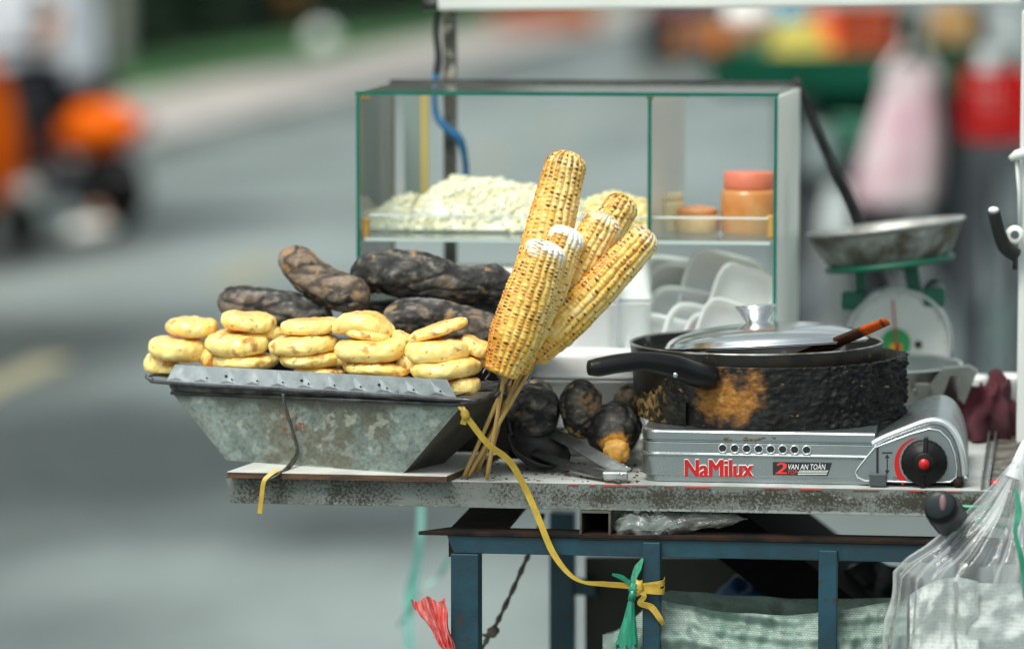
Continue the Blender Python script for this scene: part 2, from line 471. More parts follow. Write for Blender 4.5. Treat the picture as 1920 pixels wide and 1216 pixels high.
def tree(base, h, r, mtr, label, lean=0, seed=0, cr=1.6):
    t = thing('street_tree', label, 'tree', base, Matrix(), group='trees across the road')
    rnd = random.Random(seed); B = Vector(base)
    mb = MB(); n = 14
    top = B + Vector((lean, 0, h))
    pts = [B.lerp(top, i / n) + Vector((nz((i * .4, seed, 0)) * .12, nz((i * .4, seed, 5)) * .12, 0)) * (i / n) for i in range(n + 1)]
    mb.tube(pts, [r * (1.35 if i == 0 else 1 - .45 * i / n) for i in range(n + 1)], 12)
    tips = []
    for k in range(7):
        a = k * 2.4 + seed; q = pts[8 + k % 6]; e = q + Vector((math.cos(a), math.sin(a), rnd.uniform(.5, 1.1))) * rnd.uniform(.8, 1.4)
        mb.tube([q, q.lerp(e, .5) + Vector((0, 0, .1)), e], [r * .4, r * .25, r * .08], 7); tips.append(e)
    tips.append(top); part('trunk', mb, mtr, t)
    mb = MB()
    def cp():
        c = rnd.choice(tips); return c + Vector((rnd.gauss(0, .45), rnd.gauss(0, .45), rnd.gauss(.25, .35))) * cr / 1.6
    leaves(mb, 1600, cp, .14); part('crown', mb, m_leaf, t, fixn=False)
for (u, Y, h, r, mt, lab, sd_) in (
    (218, 37.5, 3.6, .10, m_barkp, 'pale slim street tree standing beside the right hand scooter', 1),
    (330, 52, 4.4, .17, m_bark, 'dark street tree at the lawn nearest the pale slim tree', 2),
    (470, 55, 4.0, .12, m_bark, 'dark street tree between the pale planter and the nearest dark trunk', 3),
    (700, 62, 4.6, .2, m_bark, 'thick dark street tree just right of the white stone ball', 4),
    (800, 72, 4.2, .18, m_bark, 'farthest dark street tree, beside the canopy post', 5)):
    p = pw(u, 100, Y); tree((p.x, p.y, .15), h, r, mt, lab, .1, sd_)
mb = MB(); p = pw(603, 76, 47); mb.ball(p, .17, 20, 12); mb.tube([(p.x, p.y, .14), (p.x, p.y, p.z - .1)], [.12, .08], 12)
solo('stone_ball', 'white round stone ball on a short foot on the lawn', 'stone ball', mb, mat('white_stone', (.7, .74, .7), rough=.5), org=(p.x, p.y, .14), frame=Matrix())
mb = MB(); p = pw(545, 20, 50); mb.lathe([(.0, .14), (.14, .14), (.2, .55), (.22, .6), (.18, .6), (.16, .5), (0, .5)], Matrix.Translation((p.x, p.y, .25)), 20)
solo('planter', 'brown clay planter standing in front of the hedge', 'planter', mb, mat('clay', (.30, .13, .035), (.22, .09, .03), rough=.8), org=(p.x, p.y, .14), frame=Matrix())
mb = MB(); p = pw(480, 20, 51); mb.prism([(p.x - .12, p.y, .14), (p.x + .1, p.y, .14), (p.x + .1, p.y + .2, .14), (p.x - .12, p.y + .2, .14)], (0, 0, 1.0))
mb.prism([(p.x - .16, p.y - .04, 1.14), (p.x + .14, p.y - .04, 1.14), (p.x + .14, p.y + .24, 1.14), (p.x - .16, p.y + .24, 1.14)], (0, 0, .08))
solo('gate_post', 'short pale grey concrete post in front of the hedge', 'post', mb, mat('concrete_post', (.22, .22, .21), (.3, .3, .29), scale=8, rough=.9), org=(p.x, p.y, .14), frame=Matrix(), bevel=.01)

# parked car, far up the road behind the stall goods
m_car = mat('car_paint', (.02, .032, .045), rough=.25, metal=.2, coat=.6)
m_tyre = mat('tyre', (.007, .007, .008), (.014, .014, .014), scale=30, rough=.9, spec=.2)
m_chrome = mat('bare_steel', (.5, .51, .52), rough=.25, metal=1)
m_wind = mat('car_window', (.01, .012, .014), rough=.05, spec=.8)
p = pw(1245, 100, 43); cx, cy = p.x - .1, 43
car = thing('parked_car', 'dark blue car parked far up the road beyond the stall', 'car', (cx, cy, 0), Matrix())
mb = MB()
def cs(y, w_, z0, z1, t):
    return [(cx + .9 + sx * w_ * f, y, z) for sx, f, z in ((-1, .93, z0), (-1, 1, z0 + .2), (-1, 1, z1 - .18), (-1, .9, z1), (1, .9, z1), (1, 1, z1 - .18), (1, 1, z0 + .2), (1, .93, z0))]
secs = [cs(cy, .8, .3, .78, 0), cs(cy + .15, .86, .2, .92, 0), cs(cy + 1.3, .88, .2, .98, 0), cs(cy + 3.9, .88, .2, .95, 0), cs(cy + 4.2, .82, .25, .85, 0)]
vs = [q for s_ in secs for q in s_]; fs = []
for i in range(4):
    for k in range(8): fs.append((i * 8 + k, i * 8 + (k + 1) % 8, i * 8 + 8 + (k + 1) % 8, i * 8 + 8 + k))
fs += [tuple(range(8)), tuple(range(39, 31, -1))]
mb.add(vs, fs, 0, False)
a = [(cx + .1, cy + .75, .96), (cx + 1.7, cy + .75, .96), (cx + 1.7, cy + 3.6, .94), (cx + .1, cy + 3.6, .94)]
b = [(cx + .26, cy + 1.35, 1.42), (cx + 1.54, cy + 1.35, 1.42), (cx + 1.54, cy + 3.1, 1.42), (cx + .26, cy + 3.1, 1.42)]
mb.hexa(a, b); part('body', mb, m_car, car, bevel=.05)
for (q, nm) in (((0, 1), 'rear_window'), ((2, 3), 'windscreen'), ((0, 3), 'side_window'), ((1, 2), 'side_window')):
    i, j = q; A = [Vector(a[i]), Vector(a[j]), Vector(b[j]), Vector(b[i])]; c_ = sum(A, Vector()) / 4
    nrm = (A[1] - A[0]).cross(A[3] - A[0]).normalized()
    if nrm.dot(c_ - Vector((cx + .9, cy + 2.2, 1.1))) < 0: nrm = -nrm
    mb = MB(); mb.prism([c_ + (k - c_) * .84 + nrm * .002 for k in A], nrm * .006); part(nm, mb, m_wind, car)
for sx in (.05, 1.75):
    for yy in (.75, 3.4):
        M = Matrix.Translation((cx + sx, cy + yy, .31)) @ Matrix.Rotation(R(90), 4, 'Y')
        mb = MB(); mb.lathe([(.19, -.1), (.29, -.1), (.31, -.06), (.31, .06), (.29, .1), (.19, .1)], M, 24); wl = part('wheel', mb, m_tyre, car)
        mb = MB(); mb.lathe([(0, -.085), (.19, -.09), (.19, .09), (0, .085)], M, 16); part('rim', mb, m_chrome, wl)
for sx in (.2, 1.6):
    mb = MB(); mb.box((cx + sx, cy - .005, .7), (.28, .05, .13)); part('tail_light', mb, mat('tail_lamp', (.3, .01, .01), rough=.2), car, bevel=.02)

# ------------------------------------------------------------------ scooters and riders
m_or = mat('orange_paint', (.82, .135, .001), (.74, .11, .001), scale=4, rough=.6, spec=.12)
m_blk = mat('black_plastic', (.006, .006, .0065), (.011, .011, .011), scale=20, rough=.42, spec=.35)
m_white_p = mat('white_plastic', (.72, .73, .72), rough=.4)
m_skin = mat('skin', (.42, .24, .16), (.38, .2, .13), scale=12, rough=.5, sss=.05)
m_shirt = mat('white_shirt', (.55, .57, .61), (.45, .47, .52), scale=8, rough=.85)
m_trou = mat('dark_trousers', (.006, .007, .010), (.011, .011, .014), scale=10, rough=.95, spec=.2)
m_shoe = mat('white_shoe', (.7, .71, .68), rough=.6)
def scooter(label, loc, rz):
    t = thing('motor_scooter', label, 'scooter', (0, 0, 0), Matrix(), group='orange scooters on the road')
    mb = MB()  # rear body shell
    mb.grid(28, 18, lambda a, b: (.16 - 1.0 * b, (.17 - .03 * b) * math.cos(a * 6.283) * max(.05, math.sin(math.pi * min(1, (b + .05) / .35) / 2)) * (1 if b < .9 else .8),
                                  .53 - .04 * b + .155 * (1 - .25 * b) * math.sin(a * 6.283) * max(.05, math.sin(math.pi * min(1, (b + .05) / .35) / 2))), closeu=True)
    body = part('rear_body', mb, m_or, t)
    mb = MB(); mb.box((.17, 0, .55), (.03, .12, .07)); part('tail_light', mb, mat('scooter_lamp', (.35, .01, .01), rough=.2), body, bevel=.01)
    mb = MB(); mb.grid(16, 14, lambda a, b: (-.02 - .62 * b, .14 * math.cos(a * 6.283) * math.sin(math.pi * (.12 + .76 * b)) ** .4, .7 + .05 * math.sin(a * 6.283) + .03 * math.cos(b * 7)), closeu=True)
    part('seat', mb, m_blk, t)
    mb = MB(); mb.hexa([(-.6, -.15, .26), (-.6, .15, .26), (-1.0, .15, .24), (-1.0, -.15, .24)], [(-.6, -.15, .3), (-.6, .15, .3), (-1.0, .15, .3), (-1.0, -.15, .3)])
    part('footboard', mb, m_blk, t, bevel=.01)
    mb = MB()
    sh = [(-.98, .12, .27), (-1.0, .17, .4), (-1.03, .2, .6), (-1.08, .17, .8), (-1.12, .1, .92)]
    vs = []
    for x_, w_, z_ in sh:
        for k in range(9):
            f = k / 4 - 1; vs.append((x_ - .07 * (1 - f * f), w_ * f, z_))
    fs = [(i * 9 + k, i * 9 + k + 1, i * 9 + 10 + k, i * 9 + 9 + k) for i in range(4) for k in range(8)]
    mb.add(vs, fs); sp = part('leg_shield', mb, m_or, t); md = sp.modifiers.new('s', 'SOLIDIFY'); md.thickness = .03
    mb = MB(); mb.ball((-1.17, 0, .9), (.09, .12, .09), 18, 12); hl = part('headlight_cowl', mb, m_or, t)
    mb = MB(); mb.ball((-1.235, 0, .9), (.035, .07, .06), 14, 10); part('headlight', mb, m_white_p, hl)
    mb = MB(); mb.tube(spline([(-.98, -.34, .98), (-1.08, -.2, .99), (-1.13, 0, .97), (-1.08, .2, .99), (-.98, .34, .98)], 5), .016, 10)
    hb = part('handlebar', mb, m_blk, t)
    for s_ in (-1, 1):
        mb = MB(); mb.tube([(-1.04, .26 * s_, 1.0), (-1.06, .3 * s_, 1.16)], .006, 6); mb.ball((-1.06, .31 * s_, 1.2), (.012, .06, .045), 12, 8); part('mirror', mb, m_blk, hb)
    for x_ in (0, -1.25):
        M = Matrix.Translation((x_ - (.04 if x_ == 0 else 0), 0, .21)) @ Matrix.Rotation(R(90), 4, 'X')
        mb = MB(); mb.lathe([(.12, -.05), (.18, -.055), (.21, -.02), (.21, .02), (.18, .055), (.12, .05)], M, 28); wl = part('wheel', mb, m_tyre, t)
        mb = MB(); mb.lathe([(0, -.045), (.05, -.05), (.12, -.035), (.12, .035), (.05, .05), (0, .045)], M, 20); part('rim', mb, m_tyre, wl)
    mb = MB(); mb.grid(9, 14, lambda a, b: (-1.25 + .285 * math.cos(R(20 + 150 * b)), .075 * (a * 2 - 1), .25 + .285 * math.sin(R(20 + 150 * b)) - .05 * (a * 2 - 1) ** 2))
    fd = part('front_fender', mb, m_or, t); md = fd.modifiers.new('s', 'SOLIDIFY'); md.thickness = .012
    mb = MB(); mb.tube([(-1.08, 0, .85), (-1.25, .07, .25)], .028, 8); mb.tube([(-1.08, 0, .85), (-1.25, -.07, .25)], .028, 8); part('fork', mb, m_blk, t)
    mb = MB(); mb.tube([(-.2, -.13, .24), (.1, -.15, .27), (.22, -.15, .3)], [.03, .05, .05], 10); part('exhaust', mb, m_blk, t)
    t.location = loc; t.rotation_euler = (0, 0, rz)
    return t
def skin_part(name, verts, edges, rad, m, parent, sub=2):
    me = bpy.data.meshes.new(name); me.from_pydata([Vector(v) for v in verts], edges, []); me.materials.append(m)
    o = bpy.data.objects.new(name, me); COL.objects.link(o); o.parent = parent; ORG[o] = ORG[parent]
    o.modifiers.new('skin', 'SKIN')
    d = me.skin_vertices[0].data
    for i, r_ in enumerate(rad): d[i].radius = (r_ if isinstance(r_, tuple) else (r_, r_))
    d[0].use_root = True
    s = o.modifiers.new('sub', 'SUBSURF'); s.levels = s.render_levels = sub
    return o
def rider(label, loc, rz, foot_down):
    # local frame like the scooter: facing -x, hips over the seat
    t = thing('person', label, 'person', (0, 0, 0), Matrix(), group='scooter riders in white shirts')
    V = []; E = []; Rr = []
    def ad(p, r, par=None):
        V.append(p); Rr.append(r)
        if par is not None: E.append((par, len(V) - 1))
        return len(V) - 1
    hx = -.24
    pel = ad((hx, 0, .8), (.13, .15)); wst = ad((hx - .02, 0, .97), (.11, .135), pel); chest = ad((hx - .05, 0, 1.16), (.12, .165), wst)
    nb = ad((hx - .07, 0, 1.31), .06, chest); nk = ad((hx - .085, 0, 1.38), .052, nb); hd = ad((hx - .11, 0, 1.47), (.085, .078), nk); tp = ad((hx - .1, 0, 1.58), (.075, .07), hd)
    ns = ad((hx - .215, 0, 1.475), .014, hd)
    arms = []
    for s_ in (-1, 1):
        sh = ad((hx - .06, .19 * s_, 1.25), .058, chest); el = ad((hx - .28, .27 * s_, 1.06), .042, sh); wr = ad((hx - .64, .29 * s_, 1.02), .028, el)
        pm = ad((hx - .71, .295 * s_, 1.015), (.022, .038), wr); arms.append((sh, el))
        for k in range(4):
            yk = (.265 + .021 * k) * s_; f1 = ad((hx - .775 + .006 * abs(k - 1), yk, 1.02), .0095, pm); f2 = ad((hx - .795 + .006 * abs(k - 1), yk, .992), .009, f1); ad((hx - .765, yk, .972), .008, f2)
        t1 = ad((hx - .72, .25 * s_, 1.0), .011, pm); ad((hx - .755, .255 * s_, .975), .009, t1)
    legs = []
    for s_ in (-1, 1):
        hp_ = ad((hx - .05, .1 * s_, .76), .085, pel)
        if s_ == -1 and foot_down: kn, an, toe = (hx - .06, -.25, .5), (hx + .34, -.24, .13), (hx + .20, -.27, .06)
        else: kn, an, toe = (hx - .42, .19 * s_, .66), (hx - .45, .16 * s_, .36), (hx - .6, .17 * s_, .33)
        k_ = ad(kn, .06, hp_); a_ = ad(an, .038, k_); ad(toe, .032, a_); legs.append((kn, an, toe))
    body = skin_part('body', V, E, Rr, m_skin, t)
    # face and ears
    for s_ in (-1, 1):
        mb = MB(); mb.ball((hx - .178, .03 * s_, 1.5), .012, 10, 8); part('eye', mb, m_white_p, t)
        mb = MB(); mb.ball((hx - .1, .083 * s_, 1.48), (.025, .012, .033), 10, 8); part('ear', mb, m_skin, t)
    mb = MB(); mb.tube([(hx - .19, -.025, 1.43), (hx - .197, 0, 1.427), (hx - .19, .025, 1.43)], .006, 8); part('mouth', mb, mat('lips', (.3, .09, .07), rough=.5), t)
    # clothes
    v2 = [(hx + .01, 0, .73), V[wst], V[chest], V[nb]]; e2 = [(0, 1), (1, 2), (2, 3)]; r2 = [(.175, .20), (.15, .17), (.15, .195), (.075, .08)]
    for s_, (sh, el) in zip((-1, 1), arms):
        a_ = Vector(V[sh]).lerp(Vector(V[el]), .75); i = len(v2); v2 += [V[sh], tuple(a_)]; e2 += [(2, i), (i, i + 1)]; r2 += [.08, .07]
    skin_part('shirt', v2, e2, r2, m_shirt, t)
    v2 = [V[pel]]; e2 = []; r2 = [(.155, .175)]
    for s_, (kn, an, toe) in zip((-1, 1), legs):
        i = len(v2); hp_ = (hx - .05, .1 * s_, .76); a_ = Vector(kn).lerp(Vector(an), .92)
        v2 += [hp_, kn, tuple(a_)]; e2 += [(0, i), (i, i + 1), (i + 1, i + 2)]; r2 += [.105, .08, .062]
    skin_part('trousers', v2, e2, r2, m_trou, t)
    for s_, (kn, an, toe) in zip((-1, 1), legs):
        a_ = Vector(an); b_ = Vector(toe)
        mb = MB(); mb.tube([a_ + Vector((.05, 0, -.035)), a_.lerp(b_, .3) + Vector((0, 0, -.03)), b_, b_ + (b_ - a_) * .35 + Vector((0, 0, .0))], [.03, .06, .062, .03], 14, up=(0, 0, 1), flat=.75)
        part('shoe', mb, m_shoe, t)
    mb = MB(); mb.ball((hx - .095, 0, 1.545), (.135, .12, .115), 22, 14); part('helmet', mb, mat('helmet', (.5, .06, .02), rough=.3), t)
    t.location = loc; t.rotation_euler = (0, 0, rz)
    return t
p = pw(218, 250, 19.5)
RZA, RZB = R(-28), R(86)
scooter('orange scooter seen from behind with its rounded tail towards us', (p.x, 19.5, 0), RZA)
rider('person in white shirt and dark trousers, astride the scooter seen from behind', (p.x - .02, 19.5, -.05), RZA, True)
p = pw(-16, 220, 17.3)
scooter('orange scooter at the left edge with its tall front apron facing us', (p.x, 18.35, 0), RZB)
rider('person in white shirt sitting behind the orange apron of the left edge scooter', (p.x, 18.35, 0), RZB, False)

# ------------------------------------------------------------------ market goods on the right
YB = 12.0
def pb(u, v, Y=YB): return pw(u, v, Y)
m_green = mat('green_paint', (.0015, .048, .026), (.003, .07, .04), scale=6, rough=.7, spec=.12)
m_dkpanel = mat('dark_canvas', (.018, .023, .028), (.07, .078, .085), scale=4, rough=.8)
m_orange_b = mat('orange_basket', (.36, .036, .001), (.44, .055, .002), scale=8, rough=.7, spec=.12)
m_red = mat('red_plastic', (.50, .006, .004), (.36, .004, .003), scale=8, rough=.7, spec=.12)
p0 = pb(1350, 100); p1 = pb(1905, 100)
st = thing('market_stall', 'green topped market stall loaded with baskets across the road edge', 'stall', ((p0.x + p1.x) / 2, YB + .3, 0), Matrix())
zt, zb = pb(1500, 100).z, pb(1500, 178).z
mb = MB(); mb.prism([(p0.x, YB, zb), (p1.x, YB, zb), (p1.x, YB + .8, zb), (p0.x, YB + .8, zb)], (0, 0, zt - zb)); part('counter', mb, m_green, st, bevel=.01)
za, zc = pb(1500, 205).z, pb(1500, 300).z
mb = MB(); q = pb(1505, 200).x; q2 = pb(1640, 200).x; mb.prism([(q, YB + .25, zc), (q2, YB + .25, zc), (q2, YB + .6, zc), (q, YB + .6, zc)], (0, 0, za - zc)); part('drawer', mb, m_green, st, bevel=.01)
mb = MB(); mb.prism([(p0.x + .25, YB + .62, .12), (p1.x, YB + .62, .12), (p1.x, YB + .65, .12), (p0.x + .25, YB + .65, .12)], (0, 0, zb - .125)); part('skirt', mb, m_dkpanel, st)
for x_ in (p0.x + .27, p1.x - .04):
    for y_ in (.06, .74): mb = MB(); mb.box((x_, YB + y_, zb / 2), (.05, .05, zb)); part('leg', mb, m_dkpanel, st)
def basket(name, u0, u1, v0, v1, Y, m, label, dep=.26, taper=.9, rz=0):
    a = pb(u0, v1, Y); b = pb(u1, v0, Y); c = Vector(((a.x + b.x) / 2, Y + dep / 2, a.z)); hw, h = (b.x - a.x) / 2, b.z - a.z
    t = thing(name, label, name.split('_')[-1], c, Matrix())
    def ring(k, s=1): return [c + Vector((sx * hw * s * k, sy * dep / 2 * s * k, 0)) for sx, sy in ((-1, -1), (1, -1), (1, 1), (-1, 1))]
    mb = MB(); n = 5
    for i in range(n):
        z0, z1 = h * (i / n + .02), h * (i / n + .13)
        k0 = taper + (1 - taper) * i / n; A = ring(k0); B = ring(k0 - .06)
        for e in range(4):
            f = (e + 1) % 4
            mb.hexa([A[e] + Vector((0, 0, z0)), A[f] + Vector((0, 0, z0)), B[f] + Vector((0, 0, z0)), B[e] + Vector((0, 0, z0))],
                    [A[e] + Vector((0, 0, z1)), A[f] + Vector((0, 0, z1)), B[f] + Vector((0, 0, z1)), B[e] + Vector((0, 0, z1))])
    A = ring(taper * .97); mb.prism(A, (0, 0, .012))
    for e in range(4):
        f = (e + 1) % 4
        for k in range(7):
            a_ = A[e].lerp(A[f], (k + .0) / 7); b_ = ring(.985)[e].lerp(ring(.985)[f], k / 7)
            mb.bar(a_, b_ + Vector((0, 0, h)), .012, .012, up=(.01, 1, .02))
    part('slatted_body', mb, m, t)
    mb = MB(); A = ring(1.03); B = ring(.93)
    for e in range(4):
        f = (e + 1) % 4
        mb.hexa([A[e] + Vector((0, 0, h * .93)), A[f] + Vector((0, 0, h * .93)), B[f] + Vector((0, 0, h * .93)), B[e] + Vector((0, 0, h * .93))],
                [A[e] + Vector((0, 0, h * 1.03)), A[f] + Vector((0, 0, h * 1.03)), B[f] + Vector((0, 0, h * 1.03)), B[e] + Vector((0, 0, h * 1.03))])
    part('rim', mb, m, t)
    return t
basket('plastic_basket', 1572, 1692, 14, 118, YB + .08, m_orange_b, 'large dark orange slatted basket on the green counter beside the pink bag')
basket('shallow_basket', 1305, 1430, 40, 85, YB + .05, mat('tan_basket', (.45, .17, .06), (.5, .2, .08), rough=.7), 'flat tan basket at the left end of the green counter', .3)
basket('fruit_crate', 1820, 1940, 138, 262, YB - .75, m_red, 'bright red slatted crate at the right edge behind the white post', .25, .95)
m_mango = mat('yellow_fruit', (.44, .36, .07), (.36, .36, .09), scale=20, rough=.6, spec=.2)
m_tomato = mat('red_fruit', (.75, .07, .012), (.8, .14, .01), scale=10, rough=.4)
rnd = random.Random(3)
frs = []
for (u, v, dy, r_, ok) in ((1445, 108, .1, .045, 0), (1480, 106, .08, .05, 0), (1515, 108, .07, .05, 0), (1545, 110, .09, .045, 0), (1462, 84, .16, .045, 0), (1498, 80, .15, .05, 0), (1530, 84, .16, .045, 0),
                        (1475, 64, .22, .045, 0), (1512, 60, .2, .045, 0), (1555, 60, .2, .035, 1), (1540, 44, .22, .035, 1), (1562, 88, .12, .032, 1)):
    p = pb(u, v, YB + dy); m = m_tomato if ok else m_mango
    mb = MB(); mb.ball((p.x, p.y, p.z), (r_ * 1.15, r_ * .95, r_ * .9), 16, 12, disp=.06, seed=u)
    solo('tomato' if ok else 'mango', 'red tomato heaped beside the orange basket' if ok else 'yellow green mango heaped on the green counter', 'fruit', mb, m, frame=Matrix(),
         group='tomatoes on the counter' if ok else 'mangoes on the counter')
def sack(name, u0, u1, v0, v1, Y, m, label, cat, top=.5, seed=1, dep=.2, fold=.12, hang=False):
    a = pb(u0, v1, Y); b = pb(u1, v0, Y); cx_ = (a.x + b.x) / 2; hw = (b.x - a.x) / 2; h = b.z - a.z
    mb = MB()
    def fn(aa, bb):
        th = aa * 2 * math.pi
        wv = (top + (1 - top) * sstep(0, .7, 1 - bb)) * (1 if bb > .08 else (.75 + bb * 3))
        k = wv * (1 + fold * math.sin(th * 5 + 3 * bb + seed) * (.4 + bb) + .12 * nz((math.cos(th) * 1.5, math.sin(th) * 1.5, bb * 4), 1, seed))
        if bb > .999: k *= .55
        if bb < .001: k *= .2
        return Vector((cx_ + hw * k * math.cos(th), Y + dep * k * math.sin(th), a.z + h * bb))
    mb.grid(48, 26, fn, closeu=True)
    return solo(name, label, cat, mb, m, frame=Matrix())
m_pink = mat('pink_film', (.52, .33, .38), (.58, .52, .52), scale=5, rough=.45, sss=0)
# pink carrier bag with two loop handles
a = pb(1605, 395, 11.4); b = pb(1788, 120, 11.4); cx_ = (a.x + b.x) / 2
bag = thing('carrier_bag', 'pale pink plastic carrier bag hanging by its two handles', 'bag', (cx_, 11.4, a.z), Matrix())
mb = MB()
def fn(aa, bb):
    th = aa * 2 * math.pi; hw = (b.x - a.x) / 2 * .84
    k = (1.0 - .38 * sstep(.25, 1, bb)) * (1 + .06 * math.sin(th * 7 + bb * 3)) * (.3 if bb < .001 else 1)
    return Vector((cx_ - .03 + .05 * bb + hw * k * math.cos(th), 11.4 + .07 * k * math.sin(th), a.z + (b.z - a.z) * bb))
mb.grid(44, 20, fn, closeu=True); part('pouch', mb, m_pink, bag)
zt2 = b.z; hk = pb(1712, 72, 11.4)
for u in (1660, 1752):
    q = pb(u, 150, 11.4); mb = MB(); mb.tube(spline([q, q.lerp(hk, .5) + Vector(((1712 - u) * -.0002, 0, 0)), hk], 6), lerps([.045, .03, .012], 13), 10, flat=.4); part('handle', mb, m_pink, bag)
mb = MB(); e = pb(1716, 40, 11.4); mb.tube([(e.x, 11.3, e.z + .01), (e.x, 11.85, e.z + .02), (e.x, 12.0, e.z - .06)], .02, 8); mb.tube([(e.x, 11.33, e.z + .02), (e.x - .01, 11.4, e.z - .08)], .02, 8)
solo('bag_hook', 'dark olive bar holding up the pink carrier bag', 'hook', mb, mat('olive_steel', (.03, .035, .022), rough=.6), frame=Matrix())
sack('paper_bag', 1745, 1830, 8, 84, 12.05, mat('brown_paper', (.32, .16, .05), (.42, .28, .12), scale=9, rough=.8), 'crumpled brown paper bag on the counter right of the pink bag', 'bag', .8, 4, .09)
sack('plastic_bag', 1355, 1450, -10, 62, 12.2, m_white_p, 'white plastic bag standing in the flat tan basket', 'bag', .7, 7, .09)
sack('plastic_bag', 1462, 1505, -5, 56, 12.3, mat('blue_film', (.12, .42, .62), rough=.4), 'small sky blue plastic bag beside the mango heap', 'bag', .7, 9, .06)
sack('plastic_bag', 1825, 1880, 92, 250, 11.4, mat('grey_film', (.5, .53, .54), rough=.4), 'grey white plastic bag poking out of the red crate', 'bag', .7, 12, .06)
sack('plastic_bag', 1800, 1850, 6, 84, 12.25, m_blk, 'black plastic bag behind the brown paper bag', 'bag', .7, 15, .06)
sack('plastic_bag', 1855, 1925, 18, 118, 12.1, mat('silver_film', (.33, .36, .37), rough=.4), 'silver grey plastic bag above the red crate', 'bag', .8, 18, .08)
sack('rice_sack', 1500, 1612, 330, 776, 12.15, mat('pale_sack', (.14, .155, .155), (.22, .24, .235), scale=12, rough=.8), 'plump pale grey sack under the green drawer', 'sack', .75, 21, .16, .05)
sack('rice_sack', 1770, 1880, 420, 780, 11.9, mat('teal_sack', (.32, .40, .40), (.42, .5, .5), scale=12, rough=.7), 'pale teal sack under the red crate', 'sack', .5, 24, .14, .06)
sack('rice_sack', 1640, 1780, 520, 774, 12.2, mat('slate_sack', (.10, .115, .12), (.16, .17, .18), scale=10, rough=.8), 'dark slate sack between the two pale sacks', 'sack', .8, 27, .16, .06)
sack('rice_sack', 1790, 1850, 180, 790, 11.8, m_dkpanel, 'tall blackish sack behind the pink bag', 'sack', .9, 31, .07, .05)
# stool that carries the red crate, shelf and bucket under the counter
a = pb(1826, 264, 11.27); b = pb(1945, 264, 11.27)
stl = thing('stool', 'dark square stool carrying the red crate', 'stool', ((a.x + b.x) / 2, 11.38, 0), Matrix())
mb = MB(); mb.box(((a.x + b.x) / 2, 11.38, a.z - .02), (b.x - a.x, .3, .03)); part('seat', mb, m_dkpanel, stl, bevel=.005)
for x_ in (a.x + .02, b.x - .02):
    for y_ in (11.25, 11.51): mb = MB(); mb.box((x_, y_, (a.z - .036) / 2), (.03, .03, a.z - .036)); part('leg', mb, m_dkpanel, stl)
mb = MB(); q = pb(1490, 200).x; q2 = pb(1660, 200).x
mb.prism([(q, YB - .02, zc - .024), (q2, YB - .02, zc - .024), (q2, YB + .6, zc - .024), (q, YB + .6, zc - .024)], (0, 0, .02)); part('shelf', mb, m_dkpanel, st)
p = pb(1598, 290, YB + .1); mb = MB(); M = Matrix.Translation((p.x, YB + .1, zc - .002))
mb.lathe([(0, 0), (.06, 0), (.08, .12), (.086, .125), (.08, .13), (.074, .12), (.055, .01), (0, .01)], M, 24)
solo('bucket', 'small mint green bucket on the shelf below the counter', 'bucket', mb, mat('mint_plastic', (.12, .42, .28), (.16, .5, .33), rough=.4), frame=Matrix())

for i, (u0, u1, v0, v1, Y, c, lab) in enumerate((
    (1508, 1570, 236, 330, 11.9, (.16, .20, .20), 'small grey bag tied to the left of the green bucket'),
    (1540, 1600, 345, 470, 11.75, (.42, .46, .46), 'pale grey bag in front of the plump grey sack'),
    (1870, 1930, 300, 430, 11.5, (.30, .33, .34), 'mid grey bag under the stool at the right edge'),
    (1800, 1846, 300, 395, 11.7, (.08, .10, .11), 'blackish small bag left of the stool legs'),
    (1812, 1862, 470, 560, 11.6, (.46, .52, .52), 'whitish bag in front of the teal sack'),
    (1842, 1900, 560, 660, 11.65, (.18, .24, .23), 'dull green bag low beside the teal sack'),
    (1700, 1760, 400, 520, 11.8, (.14, .155, .16), 'slate grey bag behind the scale dish'),
    (1500, 1560, 500, 600, 11.7, (.09, .10, .11), 'dark grey bag low beside the plump sack'))):
    sack('goods_bag', u0, u1, v0, v1, Y, mat('goods_film', c, tuple(k * 1.3 for k in c), scale=14, rough=.55), lab, 'bag', .6, 40 + i, .06, .06)

rg = random.Random(12)
for i, (u, v0, v1, c, lab) in enumerate(((1275, 50, 96, (.30, .12, .05), 'brown tin at the far left end of the green counter'), (1345, 62, 98, (.5, .14, .02), 'small orange tin in front of the tan basket'),
        (1420, 74, 100, (.05, .22, .12), 'small green tin between the tan basket and the mangoes'), (1600, 98, 128, (.55, .2, .03), 'amber tin in front of the orange basket'), (1645, 104, 130, (.4, .03, .02), 'dark red tin in front of the orange basket'),
        (1740, 70, 98, (.1, .2, .08), 'olive tin right of the pink bag handles'), (1790, 76, 100, (.5, .35, .1), 'mustard tin under the brown paper bag'))):
    p0_ = pb(u, v1, YB - .0 + .03); r_ = rg.uniform(.028, .04); h_ = pb(u, v0, YB + .03).z - zt
    mb = MB(); mb.lathe([(0, 0), (r_, 0), (r_ * 1.03, .004), (r_, .01), (r_, h_ - .01), (r_ * 1.03, h_ - .004), (r_ * .95, h_), (0, h_)], Matrix.Translation((p0_.x, YB + .05 + r_, zt)), 24)
    solo('food_tin', lab, 'tin', mb, mat('tin_paint', c, tuple(k * .7 for k in c), scale=30, rough=.6, spec=.2), frame=Matrix())
